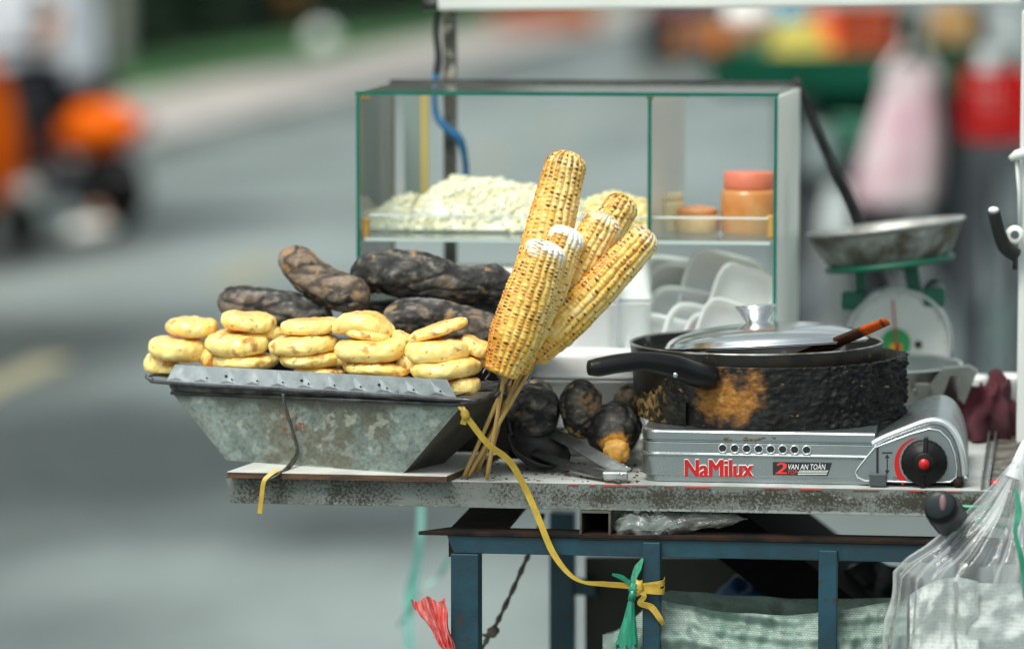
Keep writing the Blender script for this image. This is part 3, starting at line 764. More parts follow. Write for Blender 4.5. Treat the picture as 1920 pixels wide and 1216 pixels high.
# ================================================================== the food cart
m_galv = mat('galvanised_lip', (.36, .38, .37), (.17, .165, .15), scale=22, rough=.55, metal=.35, bump=.0012, bscale=160, c3=(.045, .04, .032), s3=150, t3=.57, rough2=.75)
m_top = mat('white_board', (.50, .525, .51), (.36, .375, .35), scale=14, rough=.35, c3=(.07, .06, .05), s3=110, t3=.66, rough2=.6)
m_blue = mat('blue_paint', (.002, .045, .070), (.002, .027, .042), scale=18, rough=.42, c3=(.030, .016, .009), s3=55, t3=.605, bump=.0005, bscale=120, rough2=.65)
m_rust = mat('rusty_steel', (.006, .005, .0045), (.026, .012, .007), scale=30, rough=.8, spec=.2, bump=.0008, bscale=120)
m_tubes = mat('old_square_tube', (.10, .095, .075), (.045, .04, .033), scale=30, rough=.65, metal=.3)
m_dark = mat('dark_board', (.002, .002, .002), (.004, .0035, .003), scale=10, rough=.9, spec=.15)
m_wpaint = mat('white_enamel', (.62, .635, .615), (.55, .565, .54), scale=4, rough=.4)
m_greyboard = mat('grey_board', (.042, .041, .035), (.026, .025, .021), scale=5, rough=.9, bump=.001, bscale=40)
m_redp = mat('red_paint', (.55, .035, .02), (.4, .06, .04), scale=50, rough=.6)
m_blackst = mat('black_bar', (.010, .011, .011), (.03, .03, .028), scale=40, rough=.5, bump=.0005, bscale=200)

cart = thing('food_cart', 'street food cart with speckled grey metal edge on blue steel legs', 'cart', (0.1, .3, O.z * -1))
# tabletop sheet, its metal front edge
a = pc(424, 897, 0); xl = a.x; xr = .62
mb = MB(); mb.prism([(xl + .006, .0012, -.02), (xr, .0012, -.02), (xr, .66, -.02), (xl + .05, .66, -.02)], (0, 0, .02)); part('tabletop', mb, m_top, cart)
zbot = pc(960, 952, 0).z
m_strip = speckled('grimy_edge', (.175, .192, .178), (.115, .122, .108), (.036, .033, .023), 60, 330)
def stripc(a, b, p):
    l = fbm((p.x, 0, 0), 6, 9); band = math.exp(-((b - .5 - .15 * l) / .3) ** 2) * sstep(-.05, .15, p.x)
    return (.36 + .30 * fbm((p.x, p.y, p.z), 22, 5) + .30 * band - .22 * sstep(.84, 1, b) * sstep(.02, .1, p.x) + .12 * sstep(.0, -.25, p.x), .55 * sstep(.05, .25, p.x) + (.7 if b < .07 else 0), (.5 if b > .9 and p.x > .03 else 0))
mb = MB(); mb.grid(300, 16, lambda a, b: (xl + .0045 * (1 - b) * (1 - a) + (xr - xl) * a, .0004 * fbm((a * 14, b, 0), 1.5), zbot + (-.0005 - zbot) * b), colfn=stripc)
mb.grid(2, 2, lambda a, b: (xl + .0045 * (1 - b), .0004 + .028 * a, zbot + (-.0005 - zbot) * b), colfn=lambda a, b, p: (.4, .2, 0))
mb.hexa([(xl + .0045, 0.0008, zbot - .0004), (xr, 0.0008, zbot - .0004), (xr, .028, zbot - .0004), (xl + .0045, .028, zbot - .0004)], [(xl + .0045, 0.0008, zbot + .002), (xr, 0.0008, zbot + .002), (xr, .028, zbot + .002), (xl + .0045, .028, zbot + .002)], col=(.3, .8, 0))
part('edge_strip', mb, m_strip, cart, fixn=False)
mb = MB()
rnd = random.Random(4); x_ = .06
while x_ < .56:
    l = rnd.uniform(.004, .03); h_ = rnd.uniform(.0004, .0015)
    mb.box((x_ + l / 2, -.0006, -.0012 - h_ * .2), (l, .0016, h_)); x_ += l + abs(rnd.gauss(0, .025))
part('red_paint_line', mb, m_redp, cart)
# crumbs on the board are its own dirt: tiny flakes
mb = MB()
for _ in range(150):
    x_, y_ = rnd.uniform(-.09, .14), rnd.uniform(.01, .15); s_ = rnd.uniform(.0007, .0022)
    mb.ball((x_, y_, s_ * .3), (s_, s_ * .8, s_ * .5), 6, 4, disp=.3, seed=_)
o = solo('crumbs', 'scattered charred crumbs on the white board by the corn sticks', 'crumbs', mb, mat('crumb', (.03, .025, .02), (.16, .10, .03), scale=300, rough=.9), kind='stuff')
# angle iron frame
rv = lambda u: 1003 + (u - 850) * .021
Yr = -.004
zr0, zr1 = pc(838, 1003, Yr).z, pc(850, 1036, Yr).z; XR = pc(1905, 1003, Yr).x
A = [Vector((pc(838, 1003, Yr).x, Yr, zr0)), Vector((XR, Yr, zr0)), Vector((XR, Yr, zr1)), Vector((pc(850, 1036, Yr).x, Yr, zr1))]
mb = MB(); mb.hexa(A, [p + Vector((0, .004, 0)) for p in A]); part('front_rail', mb, m_blue, cart, bevel=.0008)
z_f = zr0 + .0003
B = [pc(785, 997, Yr - .003), pc(1770, 1017, Yr - .003), pc(1770, 1003, Yr - .003), pc(785, 988, Yr - .003)]
mb = MB(); x0 = pc(785, 993, Yr).x; x1 = XR
mb.prism([(x0, Yr - .003, z_f), (x1, Yr - .003, z_f), (x1, Yr + .032, z_f), (x0 + .03, Yr + .032, z_f)], (0, 0, .004)); part('front_rail_flange', mb, m_rust, cart, bevel=.0006)
# side rail running back on the left
mb = MB(); mb.prism([(x0 + .0305, Yr + .0325, z_f), (x0 + .09, Yr + .0325, z_f), (x0 + .09, .62, z_f), (x0 + .0305, .62, z_f)], (0, 0, .004))
mb.prism([(x0 + .031, Yr + .006, z_f - .024), (x0 + .035, Yr + .006, z_f - .024), (x0 + .035, .62, z_f - .024), (x0 + .031, .62, z_f - .024)], (0, 0, .0235)); part('side_rail', mb, m_rust, cart)
ZG = -O.z
def leg(u0, u1, v0, y, d=.03, m=m_blue, v1=None, nm='leg'):
    a = pc(u0, v0, y); b = pc(u1, v0, y)
    mb = MB(); zb_ = ZG if v1 is None else pc(u0, v1, y).z
    mb.prism([(a.x, y, zb_), (b.x, y, zb_), (b.x, y + d, zb_), (a.x, y + d, zb_)], (0, 0, a.z - zb_))
    return part(nm, mb, m, cart, bevel=.0012)
leg(845, 897, 1037, Yr - .001)
leg(1205, 1238, 1016, Yr - .006, .02, nm='upright')
leg(1535, 1570, 1031, Yr - .006, .02, nm='upright')
leg(1030, 1075, 962, .5, .03)
lg = leg(1790, 1838, 985, .5, .03)
mb = MB(); p = pc(1092, 1103, .5); mb.box((p.x, .515, p.z), (.03, .02, .018)); part('bracket', mb, m_blue, cart, bevel=.001)
# square tube under the board (hollow, open end to the front)
a = pc(1087, 962, -.002); b = pc(1145, 1013, -.002); tk = .0022
mb = MB(); z1, z0 = zbot - .0008, b.z
for q in (((a.x, z0), (a.x + tk, z1)), ((b.x - tk, z0), (b.x, z1)), ((a.x + tk, z1 - tk), (b.x - tk, z1)), ((a.x + tk, z0), (b.x - tk, z0 + tk))):
    (xa, za_), (xb, zb_) = q
    mb.prism([(xa, -.004, za_), (xb, -.004, za_), (xb, -.004, zb_), (xa, -.004, zb_)], (0, .55, 0))
part('square_tube', mb, m_tubes, cart)
# dark sloping board and grey back panel below
A = [pc(1240, 962, .2), pc(1400, 966, .2), pc(1690, 1190, .2), pc(1530, 1190, .2)]
mb = MB(); mb.prism(A, (0, .3, 0)); part('sloping_board', mb, m_dark, cart)
A = [pc(1097, 1046, .52), pc(1600, 1046, .52), pc(1600, 1290, .52), pc(1097, 1290, .52)]
mb = MB(); mb.prism(A, (0, .015, 0)); part('back_panel', mb, m_greyboard, cart)
# right hand trough: upright metal strip on the board, dirty floor beyond it
a0 = pz(1838, 924, 0); a1 = pz(1856, 775, 0)
mb = MB()
for dx, h_ in ((0, .012), (.0075, .012)):
    mb.hexa([(a0.x + dx, .004, .0005), (a0.x + dx + .0018, .004, .0005), (a1.x + dx + .0018, .4, .0005), (a1.x + dx, .4, .0005)],
            [(a0.x + dx, .004, h_), (a0.x + dx + .0018, .004, h_), (a1.x + dx + .0018, .4, h_), (a1.x + dx, .4, h_)])
part('trim_strip', mb, mat('trim_metal', (.45, .46, .45), (.2, .2, .19), scale=60, rough=.3, metal=.8), cart)
mb = MB(); mb.prism([(a0.x + .0105, .004, .0008), (xr - .002, .004, .0008), (xr - .002, .5, .0008), (a1.x + .0105, .5, .0008)], (0, 0, .003))
part('greasy_strip', mb, mat('greasy_board', (.16, .145, .12), (.05, .043, .035), scale=40, rough=.5, c3=(.3, .29, .26), s3=80, t3=.6), cart)
# canopy: rear dark post, white front fascia, white right post
yb = .66
a = pc(832, 480, yb); b = pc(858, 20, yb)
mb = MB(); mb.prism([(a.x, yb, -.02), (b.x - .004, yb, -.02), (b.x - .004, yb + .022, -.02), (a.x, yb + .022, -.02)], (0, 0, b.z + .02 + .02)); part('rear_post', mb, mat('peeling_post', (.035, .034, .028), (.1, .095, .08), scale=25, rough=.7, c3=(.45, .42, .34), s3=28, t3=.56), cart, bevel=.001)
yf = .62
A = [pc(820, 21, yf), pc(1916, 10, yf), pc(1916, -150, yf), pc(820, -150, yf)]
mb = MB(); mb.prism(A, (0, .03, 0)); part('canopy_fascia', mb, m_wpaint, cart, bevel=.004)
c0, c1 = A[3], A[2]
mb = MB(); mb.prism([(c0.x - .02, -.3, c0.z + .003), (c1.x + .25, -.3, c0.z + .003), (c1.x + .25, .72, c0.z + .003), (c0.x - .02, .72, c0.z + .003)], (0, 0, .012))
yp = .3
a = pc(1912, 832, yp); zt_ = pc(1905, 832, yp).z
mb = MB(); mb.prism([(a.x - .004, yp, zt_), (a.x + .05, yp, zt_), (a.x + .05, yp + .04, zt_), (a.x - .004, yp + .04, zt_)], (0, 0, A[1].z - zt_)); part('right_post', mb, m_wpaint, cart, bevel=.003)
mb = MB(); mb.prism([(a.x + .0, yp + .004, .0005), (a.x + .045, yp + .004, .0005), (a.x + .045, yp + .036, .0005), (a.x, yp + .036, .0005)], (0, 0, zt_ - .0008)); part('post_foot', mb, m_rust, cart)
p0_, p1_ = Vector((a.x + .02, yp + .02, A[1].z - .02)), Vector((a.x + .02, yf + .0, A[1].z - .02))
mb = MB(); mb.bar(p0_ + Vector((0, .021, 0)), p1_ - Vector((0, .002, 0)), .03, .03, up=(0, 0, 1)); part('canopy_side_bar', mb, m_wpaint, cart, bevel=.002)
# things tied to the rear post
mb = MB(); pts = spline(pcs([(822, 26, .64), (818, 60, .64), (822, 110, .64), (815, 160, .64), (818, 215, .645), (838, 240, .64), (862, 262, .64), (872, 300, .65), (874, 340, .66)]), 6)
cd = solo('cord', 'thin blue and black cord looped round the rear post', 'cord', mb.tube(pts, lerps([.004, .004, .005, .003, .005, .006, .004, .004], len(pts)), 8, col=[(.01, .012, .015) if i < 16 else (.02, .16, .36) for i in range(len(pts))]), mat('cord', (1, 1, 1), vcol=True, scale=30, rough=.6))
mb = MB(); p = pc(803, 8, .63); mb.tube([p + Vector((-.006, 0, 0)), p + Vector((.01, 0, 0)), p + Vector((.03, .0, .0))], [.009, .008, .005], 14)
solo('knob', 'black screw knob at the left end of the white canopy fascia', 'knob', mb, m_blackst)

# ------------------------------------------------------------------ glass cabinet
m_edge = mat('green_glass_edge', (.002, .10, .07), (.003, .12, .085), scale=30, rough=.2)
m_pane = glassy('clear_pane', (.96, .985, .975), rough=.02, haze=.05, ior=1.16)
m_frost = glassy('frosted_pane', (.9, .93, .92), rough=.2, haze=.70, hcol=(.92, .93, .90), ior=1.2)
m_div = glassy('dividing_pane', (.94, .95, .94), rough=.05, haze=.30, hcol=(.95, .90, .87), ior=1.2)  # pale pinkish haze paints in the reddish reflection on this pane
m_clip = mat('amber_clip', (.5, .28, .06), (.42, .2, .04), scale=40, rough=.4)
yc0, yc1 = .335, .60
fl, fr = pc(671, 172, yc0), pc(1455, 171, yc0)
bl, br = pc(733, 157, yc1), pc(1497, 150, yc1)
zt0 = fl.z
cab = thing('glass_cabinet', 'glass display cabinet with green pane edges standing on the cart', 'cabinet', ((fl.x + fr.x) / 2, .45, 0))
z_c = .003
xl0, xr0 = fl.x, fr.x; xl1, xr1 = bl.x, br.x
g_ = .004
def pane(nm, xa, ya, xb, yb_, z0, z1, m, edge=True, ev0=None):
    d = Vector((xb - xa, yb_ - ya, 0)).normalized(); n_ = Vector((d.y, -d.x, 0)) * g_ / 2
    a_, b_ = Vector((xa, ya, z0)), Vector((xb, yb_, z0))
    mb = MB(); s_ = a_ + d * .0012
    mb.prism([s_ - n_, s_ + n_, b_ + n_, b_ - n_], (0, 0, z1 - z0)); o = part(nm, mb, m, cab)
    mb = MB(); e = a_ - d * .0008; mb.prism([e - n_ * 1.05, e + n_ * 1.05, s_ + n_ * 1.05 - d * .0002, s_ - n_ * 1.05 - d * .0002], (0, 0, z1 - z0)); part('pane_edge', mb, m_edge, o)
    return o
ztop = zt0 - .004
pane('side_pane', xl0, yc0, xl1, yc1, z_c, ztop, m_pane)
pane('side_pane', xr0, yc0, xr1, yc1, z_c, ztop, m_frost)
zs = pc(1000, 447, yc0 + .01).z   # shelf top
dv0 = pc(1218, 300, yc0); dv1 = pc(1283, 300, yc1)
pane('divider_pane', dv0.x, yc0, dv1.x, yc1 - .004, zs + .0006, ztop - .0005, m_div)
mb = MB(); mb.prism([(xl0 + .003, yc0 + .0014, ztop + .0005), (xr0 - .003, yc0 + .0014, ztop + .0005), (xr1 - .003, yc1, ztop + .0005), (xl1 + .003, yc1, ztop + .0005)], (0, 0, g_)); tp = part('top_pane', mb, m_pane, cab)
mb = MB(); mb.prism([(xl0 - .003, yc0 - .0008, ztop + .0003), (xr0 + .003, yc0 - .0008, ztop + .0003), (xr0 + .003, yc0 + .001, ztop + .0003), (xl0 - .003, yc0 + .001, ztop + .0003)], (0, 0, g_ + .0006)); part('pane_edge', mb, m_edge, tp)
mb = MB(); mb.prism([(xl0 + .006, yc0 + .006, zs - g_), (xr0 - .006, yc0 + .006, zs - g_), (xr1 - .006, yc1 - .004, zs - g_), (xl1 + .006, yc1 - .004, zs - g_)], (0, 0, g_)); sh = part('shelf_pane', mb, m_pane, cab)
mb = MB(); mb.prism([(xl0 + .006, yc0 + .004, zs - g_ - .0003), (xr0 - .006, yc0 + .004, zs - g_ - .0003), (xr0 - .006, yc0 + .0058, zs - g_ - .0003), (xl0 + .006, yc0 + .0058, zs - g_ - .0003)], (0, 0, g_)); part('pane_edge', mb, mat('pale_glass_edge', (.45, .55, .52), rough=.2), sh)
# low front lip of the shelf
zl = pc(1000, 408, yc0 + .01).z
mb = MB(); mb.prism([(xl0 + .012, yc0 + .007, zs + .0006), (xr0 - .008, yc0 + .007, zs + .0006), (xr0 - .008, yc0 + .010, zs + .0006), (xl0 + .012, yc0 + .010, zs + .0006)], (0, 0, zl - zs)); lp = part('shelf_lip', mb, m_pane, cab)
mb = MB(); mb.prism([(xl0 + .012, yc0 + .0069, zl + .0008), (xr0 - .008, yc0 + .0069, zl + .0008), (xr0 - .008, yc0 + .0101, zl + .0008), (xl0 + .012, yc0 + .0101, zl + .0008)], (0, 0, .002)); part('pane_edge', mb, mat('bright_glass_edge', (.66, .74, .71), rough=.15), lp)
for (u, v) in ((686, 430), (1444, 425)):
    p = pc(u, v, yc0 + .012); mb = MB(); mb.box((p.x, yc0 + .012, p.z), (.008, .009, .026)); part('shelf_clip', mb, m_clip, cab, bevel=.002)
p = pc(1218, 176, yc0); mb = MB(); mb.box((p.x, yc0 + .004, ztop - .002), (.008, .006, .004)); part('shelf_clip', mb, m_clip, cab, bevel=.001)
p = pc(674, 176, yc0); mb = MB(); mb.box((p.x + .006, yc0 + .004, ztop - .002), (.01, .006, .004)); part('shelf_clip', mb, m_clip, cab, bevel=.001)
# dark steel back frame
mb = MB()
mb.bar((xl1 - .002, yc1 + .006, ztop + .004), (xr1 + .002, yc1 + .006, ztop + .004), .008, .008, up=(0, 0, 1)); part('back_top_bar', mb, m_blackst, cab)
for x_, w_ in ((xl1, .006), (xr1, .004)):
    mb = MB(); mb.bar((x_, yc1 + .006, z_c), (x_, yc1 + .006, ztop - .0005), w_, .006); part('back_upright', mb, mat('brown_steel', (.12, .10, .07), rough=.6), cab)
a = pc(794, 180, yc1 - .02); mb = MB(); mb.bar((a.x, yc1 - .012, zs + .001), (a.x, yc1 - .012, ztop - .001), .009, .006); part('yellow_strip', mb, mat('yellow_strip', (.5, .38, .12), rough=.5), cab)
a = pc(770, 180, yc1 - .02); mb = MB(); mb.bar((a.x, yc1 - .004, zs + .001), (a.x, yc1 - .004, ztop - .001), .02, .003); part('grey_strip', mb, mat('grey_strip', (.24, .29, .29), rough=.5), cab)
mb = MB(); mb.prism([(xl0 - .004, yc0 + .0, .0005), (xr0 + .004, yc0 + .0, .0005), (xr1 + .004, yc1 + .012, .0005), (xl1 - .004, yc1 + .012, .0005)], (0, 0, .0024)); part('base_sheet', mb, m_wpaint, cab)
# black pole leaning against the cabinet corner
P = pcs([(1494, 148, .64), (1520, 215, .68), (1560, 310, .73), (1590, 370, .76), (1615, 430, .78)]); e = pc(1660, 545, .82)
mb = MB(); mb.tube(spline(P + [e, e + (e - P[-1]) * 2.2], 5), lerps([.004, .005, .007, .008, .009, .009, .009], 31), 12)
pole = solo('umbrella_pole', 'black pole leaning behind the scale against the cabinet corner', 'pole', mb, m_blackst)
mb = MB(); mb.tube(pcs([(1490, 158, .61), (1457, 235, .5)]), .0022, 8); part('corner_wire', mb, m_blackst, cab)

# heap of shredded kernels on the shelf
m_kern = mat('pale_kernels', (.78, .70, .47), (.86, .82, .66), scale=60, rough=.6, sss=.3)
m_kern2 = mat('yellow_kernels', (.80, .62, .24), (.84, .72, .4), scale=60, rough=.6, sss=.3)
def heap(name, label, u0, u1, prof, y0, y1, n, m, seed, sz=.0042):
    rnd = random.Random(seed); mb = MB(); x0 = pc(u0, 440, y0).x; x1 = pc(u1, 440, y0).x
    gx = 40
    def hgt(x, y):
        f = (x - x0) / (x1 - x0); i = f * (len(prof) - 1); k = min(int(i), len(prof) - 2)
        hv = prof[k] + (prof[k + 1] - prof[k]) * (i - k)
        e = max(0, 1 - ((y - (y0 + y1) / 2) / ((y1 - y0) / 2)) ** 2) ** .5
        return max(.004, (pc(960, hv, (y0 + y1) / 2).z - zs) * e * (1 + .1 * nz((x * 40, y * 40, 0))))
    mb.grid(gx, 14, lambda a, b: (x0 + (x1 - x0) * a, y0 + (y1 - y0) * b, zs + .0008 + hgt(x0 + (x1 - x0) * a, y0 + (y1 - y0) * b) - .0015))
    for _ in range(n):
        x, y = rnd.uniform(x0, x1), rnd.uniform(y0, y1); z = zs + hgt(x, y); s_ = sz * rnd.uniform(.6, 1.25)
        mb.ball((x, y, max(zs + s_ * .7, z + rnd.uniform(-.002, .002))), (s_, s_ * rnd.uniform(.6, 1), s_ * rnd.uniform(.5, .9)), 7, 5, disp=.35, freq=1.5, seed=_, M=Matrix.Rotation(rnd.uniform(0, 6), 3, 'Z') @ Matrix.Rotation(rnd.uniform(0, 3), 3, 'X'))
    return solo(name, label, 'kernels', mb, m, kind='stuff')
heap('kernel_heap', 'pale heap of boiled kernels behind the cabinet glass', 760, 1090, [388, 356, 333, 342, 340, 350, 356, 364, 384], .42, .54, 2400, m_kern, 5, .0030)
heap('kernel_heap', 'low yellow heap of kernels beside the divider pane', 1095, 1212, [372, 362, 368, 380], .40, .50, 600, m_kern2, 6, .0036)
heap('kernel_heap', 'thin pale scatter of kernels at the left end of the shelf', 690, 765, [405, 382, 372, 368], .42, .54, 300, m_kern, 8, .0032)
# jars in the right compartment
def jar(label, u, v0, v1, y, r, mb_c, lid_c, lidf=.25, dome=False):
    p = pc(u, v1, y); zt2 = pc(u, v0, y).z; h = zt2 - zs - .0008; zb_ = zs + .0008
    t = thing('jar', label, 'jar', (p.x, y, zb_)); M = Matrix.Translation((p.x, y, zb_)); hl = h * lidf
    mb = MB(); mb.lathe([(0, 0), (r * .92, 0), (r, .003), (r, h - hl - .006), (r * .93, h - hl), (0, h - hl)], M, 32); part('jar_body', mb, mb_c, t)
    mb = MB(); mb.lathe([(0, h - hl + .0005), (r * .88, h - hl + .0005), (r * .9, h - hl + .002), (r * .9, h - .002), (r * .85, h), (0, h + (.004 if dome else 0))], M, 32); part('lid', mb, lid_c, t)
m_sauce = mat('orange_sauce', (.55, .20, .05), (.6, .3, .1), scale=20, rough=.25, coat=.3)
m_pinklid = mat('coral_lid', (.68, .18, .10), rough=.4)
jar('large jar of orange sauce with coral lid on the cabinet shelf', 1404, 322, 437, .44, .0325, m_sauce, m_pinklid, .28)
jar('small orange tub beside the large sauce jar', 1308, 390, 437, .45, .026, mat('pale_sauce', (.62, .36, .16), (.66, .44, .22), rough=.3), mat('orange_lid', (.66, .28, .12), rough=.4), .25, True)
jar('small pale yellow tub next to the divider pane', 1252, 360, 437, .46, .020, mat('pale_tub', (.66, .55, .32), rough=.35), mat('cream_lid', (.7, .62, .42), rough=.4), .2)

# ------------------------------------------------------------------ foam boxes in the lower part
m_foam = mat('white_foam', (.90, .91, .91), (.87, .885, .885), scale=25, rough=.55, bump=.0003, bscale=300, sss=.35)
def foam_box(c, sx, sy, sz, M, label, name='foam_box'):
    t = thing(name, label, 'foam box', c, group='white foam boxes')
    def shell(h, d, flip):
        mb = MB(); n = 40; L = []
        for i, (k, z) in enumerate([(0, 0), (.86, 0), (.9, .004), (.965, h - .004), (1.0, h - .002), (1.03, h), (1.03, h + .002)]):
            ring = []
            for j in range(n):
                a = 2 * math.pi * j / n; ca, sa = math.cos(a), math.sin(a); e = .32
                x = math.copysign(abs(ca) ** e, ca); y = math.copysign(abs(sa) ** e, sa)
                rib = 1 + (.012 * math.cos(j * math.pi) if 1 < i < 4 else 0)
                ring.append(Vector((x * sx / 2 * k * rib, y * sy / 2 * k * rib, z)))
            L.append(ring)
        vs = [q for r_ in L for q in r_]; fs = [(i * n + j, i * n + (j + 1) % n, (i + 1) * n + (j + 1) % n, (i + 1) * n + j) for i in range(len(L) - 1) for j in range(n)]
        fs.append(tuple(range((len(L) - 1) * n, len(L) * n)))
        if flip: vs = [Vector((p.x, p.y, sz - p.z)) for p in vs]
        mb.add([Vector(c) + M @ p for p in vs], fs); return mb
    hb = sz * .52 - .0025
    part('box_tray', shell(hb, 0, False), m_foam, t); part('box_lid', shell(sz - hb - .0058, 0, True), m_foam, t)
    return t
# leaning rank of boxes on edge, right half
rk = [(1110, 575, .40, 3), (1172, 570, .43, 6)]
for (u, v, y, ang), nm in zip(rk, ['tall white ribbed foam box upright right of the corn cobs', 'second tall white ribbed foam box under the middle of the shelf']):
    p = pc(u, 480, y); foam_box(Vector((p.x, y + .03, .097)), .058, .09, p.z - .097, Matrix.Rotation(R(ang), 3, 'Z'), nm)
def foam_tray(u, v, y, roll, yaw, w_, h_, label):
    # shallow rounded tray on its edge; (u, v) is its upper left corner
    M = (Matrix.Rotation(R(yaw), 4, 'Z') @ Matrix.Rotation(R(roll), 4, 'Y') @ Matrix.Rotation(R(84), 4, 'X')).to_3x3()
    c = pc(u, v, y) + M @ Vector((w_ * .44, -h_ * .44, 0)); n = 64; L = []
    mb = MB(); P = [(0, .0), (.78, .0), (.86, .003), (.93, .013), (.96, .015), (1.0, .015), (1.005, .0165), (.99, .0185), (.94, .018), (.90, .0155), (.82, .0055), (0, .004)]
    for k, z in P:
        L.append([Vector((math.copysign(abs(math.cos(2 * math.pi * j / n)) ** .42, math.cos(2 * math.pi * j / n)) * w_ / 2 * k, math.copysign(abs(math.sin(2 * math.pi * j / n)) ** .42, math.sin(2 * math.pi * j / n)) * h_ / 2 * k, z)) for j in range(n)])
    vs = [c + M @ q for r_ in L for q in r_]; fs = [(a * n + j, a * n + (j + 1) % n, (a + 1) * n + (j + 1) % n, (a + 1) * n + j) for a in range(len(P) - 1) for j in range(n)]
    mb.add(vs, fs); return solo('foam_tray', label, 'foam tray', mb, m_foam, group='white foam trays leaning in the cabinet', fixn=False)
for args in ((1222, 500, .52, 10, 14, .15, .15, 'white foam tray at the very back of the leaning rank'), (1296, 474, .505, 14, 14, .10, .15, 'white foam tray rising highest under the shelf'),
             (1226, 540, .485, 12, 14, .14, .13, 'white foam tray third from the back, its corner left of the others'), (1352, 496, .47, 18, 14, .075, .13, 'white foam tray behind the lid knob by the frosted pane'),
             (1262, 570, .45, 16, 14, .115, .12, 'white foam tray second from the front of the leaning rank'), (1296, 588, .425, 18, 14, .10, .11, 'white foam tray foremost in the leaning rank above the pan')):
    foam_tray(*args)
for args in ((1196, 488, .545, 8, 14, .12, .15, 'white foam tray behind all others at the left of the leaning rank'), (1190, 590, .44, 14, 14, .10, .11, 'white foam tray low at the left front of the leaning rank'), (1326, 560, .41, 20, 14, .075, .10, 'small white foam tray just above the lid knob')):
    foam_tray(*args)
# stacked flat boxes below them
for k in range(3):
    c = Vector((pc(1120, 600, .42).x, .44, .0035 + k * .0305)); foam_box(c, .16, .12, .03, Matrix.Rotation(R(3 * k - 2), 3, 'Z'), ['white foam box lying flat, bottom of the stack in the cabinet', 'white foam box lying flat, middle of the stack in the cabinet', 'white foam box lying flat, top of the stack in the cabinet'][k])
for k in range(3):
    c = Vector((pc(1330, 600, .42).x, .44, .0035 + k * .0305)); foam_box(c, .16, .12, .03, Matrix.Rotation(R(2 - 3 * k), 3, 'Z'), ['white foam box flat behind the pan, lowest one', 'white foam box flat behind the pan, middle one', 'white foam box flat behind the pan, upper one'][k])
c = Vector((pc(940, 600, .42).x, .45, .0035)); 
for k in range(4):
    foam_box(c + Vector((0, 0, k * .046)), .15, .12, .0455, Matrix.Rotation(R(4 - 2 * k), 3, 'Z'), ['white foam box behind the tall corn cob, bottom of four', 'white foam box behind the tall corn cob, second of four', 'white foam box behind the tall corn cob, third of four', 'white foam box behind the tall corn cob, top of four'][k])
# big white foam tub in front of the cabinet, behind the potatoes
a = pc(962, 862, .2); b = pc(1200, 862, .2)
for k, lab in enumerate(('large white foam box on the board behind the roasted potatoes', 'large white foam box topping the lower one behind the potatoes')):
    foam_box(Vector(((a.x + b.x) / 2 + .004 * k, .255, .001 + k * .0555)), b.x - a.x - .006, .10, .055, Matrix.Rotation(R(0), 3, 'Z'), lab)
# ================================================================== bin, tray and fried cakes
m_bin = mat('weathered_tin', (.30, .355, .335), (.185, .22, .20), scale=26, rough=.5, metal=.45, bump=.0007, bscale=70, c3=(.42, .44, .38), s3=34, t3=.66, rough2=.7)
m_binv = mat('stained_tin', (1, 1, 1), vcol=True, vmix=.3, scale=260, rough=.5, metal=.25, bump=.0006, bscale=90, rough2=.7)
m_lip = mat('embossed_sheet', (.44, .47, .49), (.33, .36, .375), scale=60, rough=.42, metal=.5, c3=(.12, .12, .12), s3=90, t3=.66)
m_rim = mat('tray_rim', (.11, .11, .12), (.05, .045, .05), scale=50, rough=.35, metal=.7)
m_wire = mat('old_wire', (.06, .06, .05), (.12, .11, .09), scale=60, rough=.5, metal=.5)
m_strap = mat('yellow_strap', (.50, .34, .045), (.40, .26, .03), scale=60, rough=.45, stretch=(1, 1, 1))
m_lam = mat('white_laminate', (.62, .62, .58), (.5, .49, .45), scale=20, rough=.4)
m_ply = mat('raw_wood_edge', (.10, .048, .022), (.04, .02, .012), scale=35, rough=.85, stretch=(1, 1, 8))

A, B = pc(425, 865, .075), pc(757, 887, 0.0)
ZB = min(A.z, B.z) - .0006
# loose board under the bin
a0, a1 = pc(426, 893, -.012), pc(838, 908, -.012)
brd = thing('loose_board', 'white laminated board with raw brown edge under the tin bin', 'board', ((a0.x + a1.x) / 2, .08, .0005))
bt = .0072
P4 = [Vector((a0.x, -.011, .0006)), Vector((a1.x, -.013, .0006)), Vector((a1.x + .03, .17, .0006)), Vector((a0.x + .035, .17, .0006))]
mb = MB(); mb.prism(P4, (0, 0, bt - .0014)); part('core', mb, m_ply, brd)
mb = MB(); mb.prism([p + Vector((0, 0, bt - .0012)) for p in P4], (0, 0, .0008)); part('laminate', mb, m_lam, brd)

